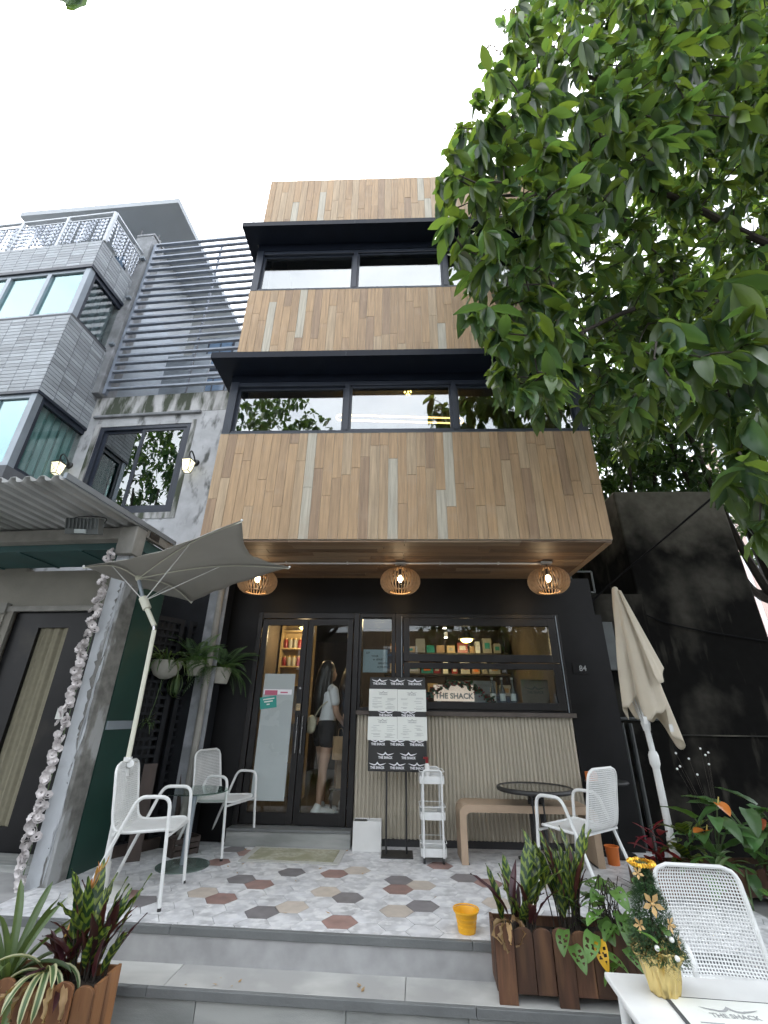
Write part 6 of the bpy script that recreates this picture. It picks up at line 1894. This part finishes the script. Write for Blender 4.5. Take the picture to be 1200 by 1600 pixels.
wb = thing('white_machine', 'pale boxy kitchen machine behind the bottles', 'machine', (.95,.50,CZ))
obj('body', G().box(-.16,.22,-.1,.15,0,.26), K['counter_grey'], wb, bevel=.01)
obj('vent', G().box(-.10,.16,-.106,-.1005,.19,.22), K['ink_grey'], wb)
def hanging_lamp(x, y, z, r, label, mt):
    t = thing('inner_lamp', label, 'lamp', (x,y,z), 0, 'lit lamps inside the cafe')
    obj('shade', G().lathe([(r,0),(r*.9,r*.4),(r*.3,r*.9),(.01,r)],20), K['room_dark'], t, True)
    obj('bulb', G().ball((0,0,.0),r*.72,12,8,(1,1,.55)), K[mt], t, True)
    obj('cord', G().tube([(0,0,r),(0,0,2.70-z)], .005, 5), K['black_plastic'], t)
    ld = bpy.data.lights.new('lamp_light','POINT'); ld.energy = 3.5; ld.color = (1,.74,.42); ld.shadow_soft_size = .08
    lo_ = bpy.data.objects.new('lamp_light', ld); col.objects.link(lo_); lo_.parent = t; lo_.location = (0,0,-.12)
hanging_lamp(1.02,1.6,2.28,.13,'yellow lit lamp seen through the upper serving pane', 'lamp_yellow')
hanging_lamp(-1.42,1.15,2.36,.09,'warm lamp above the shelf seen through the left door leaf', 'lamp_yellow')
hanging_lamp(-.32,1.1,2.56,.07,'small round white lamp at the top of the narrow window', 'lamp_white')
for i,(x,y,z) in enumerate(((.72,1.9,2.5),(.74,1.95,2.36),(1.3,1.5,2.62))):
    t = thing('spot_lamp', ('upper tiny spot lamp beside the yellow lamp','lower tiny spot lamp beside the yellow lamp','tiny spot lamp near the top edge of the upper pane')[i], 'lamp', (x,y,z))
    obj('can', G().lathe([(.03,0),(.03,.08)],12), K['white_plastic'], t, True); obj('bulb', G().lathe([(.026,-.004),(.026,-.001)],12), K['lamp_white'], t)
    obj('rod', G().tube([(0,0,.08),(0,0,2.70-z)], .005, 5), K['black_plastic'], t)
sh = thing('display_shelf', 'lit wooden shelf with jars seen through the left door leaf', 'shelf', (-1.60,1.55,.17))
for z in (.4,.9,1.40,1.66,1.92,2.18): obj('board', G().box(-.20,.25,-.10,.10,z,z+.02), K['sign_wood'], sh)
obj('side', G().box(-.225,-.2005,-.10,.10,0,2.3).box(.2505,.275,-.10,.10,0,2.3), K['sign_wood'], sh)
obj('back', G().box(-.1995,.2495,.085,.10,0,2.3), K['sign_wood'], sh)
ORD = ['first','second','third','fourth','fifth','sixth','seventh','eighth','ninth','tenth','eleventh','twelfth','thirteenth','fourteenth']
for i in range(12):
    x = -.16+.073*(i%6); z = 1.85 if i < 6 else 2.11
    j = thing('shelf_jar', 'small %s jar, %s from the hinge side on the %s board of the lit shelf' % ('red' if i % 3 == 0 else 'cream', ORD[i%6], 'lower' if i < 6 else 'upper'), 'jar', (-1.60+x,1.52,z), 0, 'jars on the lit shelf')
    obj('glass', G().lathe([(.028,0),(.030,.01),(.030,.11),(.022,.13)],12), K['pot_plastic'] if i % 3 else K['berry_red'], j, True)
    obj('lid', G().lathe([(.024,.1305),(.024,.15)],12), K['gold_petal'], j, True)
# room upstairs: oval neon light, glitter lamp
nl = thing('oval_neon_lamp', 'long oval warm neon lamp hanging in the second floor room', 'lamp', (0,-.25,5.06), 3.5)
def oval(r, w):
    return [(w*( 1 if -90<=a<90 else -1)+r*math.cos(R(a)), 0, r*math.sin(R(a))) for a in range(-90,270,10)]
obj('tube', G().tube(oval(.045,.86), .010, 8, True), K['neon_warm'], nl, True)
obj('backing', G().tube(oval(.045,.86), .014, 6, True), K['black_plastic'], nl, True, loc=(0,.03,0))
for x in (-.7,.7): obj('wire', G().tube([(x,0,.05),(x,0,.33)], .002, 4), K['black_plastic'], nl)
ld = bpy.data.lights.new('lamp_light','POINT'); ld.energy = 1; ld.color = (1,.75,.40); ld.shadow_soft_size = .3
lo_ = bpy.data.objects.new('lamp_light', ld); col.objects.link(lo_); lo_.parent = nl; lo_.location = (0,0,-.1)
cl = thing('glitter_lamp', 'small gold cluster lamp at the ceiling behind the middle pane', 'lamp', (.11,-.55,5.30))
obj('stem', G().tube([(0,0,0),(0,0,.10)], .006, 6), K['gold'], cl)
for k in range(14):
    a = k*2.4; z = -.04+.006*k; r = .05*math.sin(math.pi*(k+1)/15)
    obj('bulb', G().ball((r*math.cos(a),r*math.sin(a),z),.011,6,5), K['lamp_yellow'], cl)
for i,(x,z) in enumerate(((-.5,0),(.15,0),(.55,0))):
    t = thing('track_spot', ('track spot lamp below the left end of the oval neon lamp','track spot lamp below the middle of the oval neon lamp','track spot lamp below the far end of the oval neon lamp')[i], 'lamp', (x,.9,5.30))
    obj('can', G().lathe([(.035,-.10),(.035,0)],12), K['white_plastic'], t, True, rot=(R(25),0,0)); obj('bulb', G().lathe([(.03,-.104),(.03,-.101)],12), K['lamp_white'], t, rot=(R(25),0,0))
    obj('rod', G().tube([(0,0,-.01),(0,0,.10)], .006, 5), K['white_plastic'], t)
t = person('person with dark hair standing at the second floor window', (1.02,-.80,2.95), 80, 'hair_black', 'cloth_dark', 'cloth_dark', False, False)
t['group'] = 'people upstairs'

# goods behind the serving window
ks = thing('kitchen_shelf', 'dark kitchen wall shelf full of boxes seen through the serving window', 'shelf', (.75,2.2,FL))
for z in (1.30,1.62,1.94): obj('board', G().box(-1.0,1.0,-.14,.14,z,z+.025), K['room_dark'], ks)
for x in (-1.0,0,1.0): obj('upright', G().box(x-.015,x+.015,.141,.16,0,2.3), K['room_dark'], ks)
rk = random.Random(8); tones = ['paper','kraft','counter_grey','sticker_teal','orange_box','white_dirty','berry_red','sign_wood','pot_plastic']
n_ = 0
for z in (1.325,1.645,1.965):
    x = -.92; n_ = 0
    while x < .85:
        w_ = rk.uniform(.07,.2); h_ = rk.uniform(.10,.24); tn = rk.choice(tones)
        b = thing('stored_box', '%s box from the door side on the %s board of the kitchen shelf' % (ORD[n_], {1.325:'lowest',1.645:'middle',1.965:'top'}[z]), 'box', (.75+x+w_/2,2.18,FL+z), 0, 'boxes on the kitchen shelf')
        obj('carton', G().box(-w_/2,w_/2,-.08,.08,0,h_), K[tn], b)
        obj('label', G().box(-w_*.3,w_*.3,-.082,-.0805,h_*.3,h_*.7), K[rk.choice(tones)], b)
        x += w_ + rk.uniform(.01,.06); n_ += 1
for i, (x, h_, r_) in enumerate(((-.20,.16,.045),(-.09,.20,.05),(.05,.17,.04),(.14,.14,.04))):
    j = thing('glass_jar', ('glass jar on the counter nearest the narrow window','tall glass jar second from the narrow window on the counter','glass jar third from the narrow window on the counter','short glass jar beside the lit counter sign')[i], 'jar', (x+.12,.42,CZ))
    obj('glass', G().lathe([(r_*.9,0),(r_,.02),(r_,h_*.85),(r_*.7,h_)],16), K['smoke_glass'], j, True)
    obj('contents', G().lathe([(r_*.85,.005),(r_*.85,h_*.55)],14), K[('kraft','sticker_pink','sign_wood','berry_red')[i]], j, True)
    obj('lid', G().lathe([(r_*.75,h_+.0005),(r_*.75,h_+.025)],14), K['steel'], j, True)
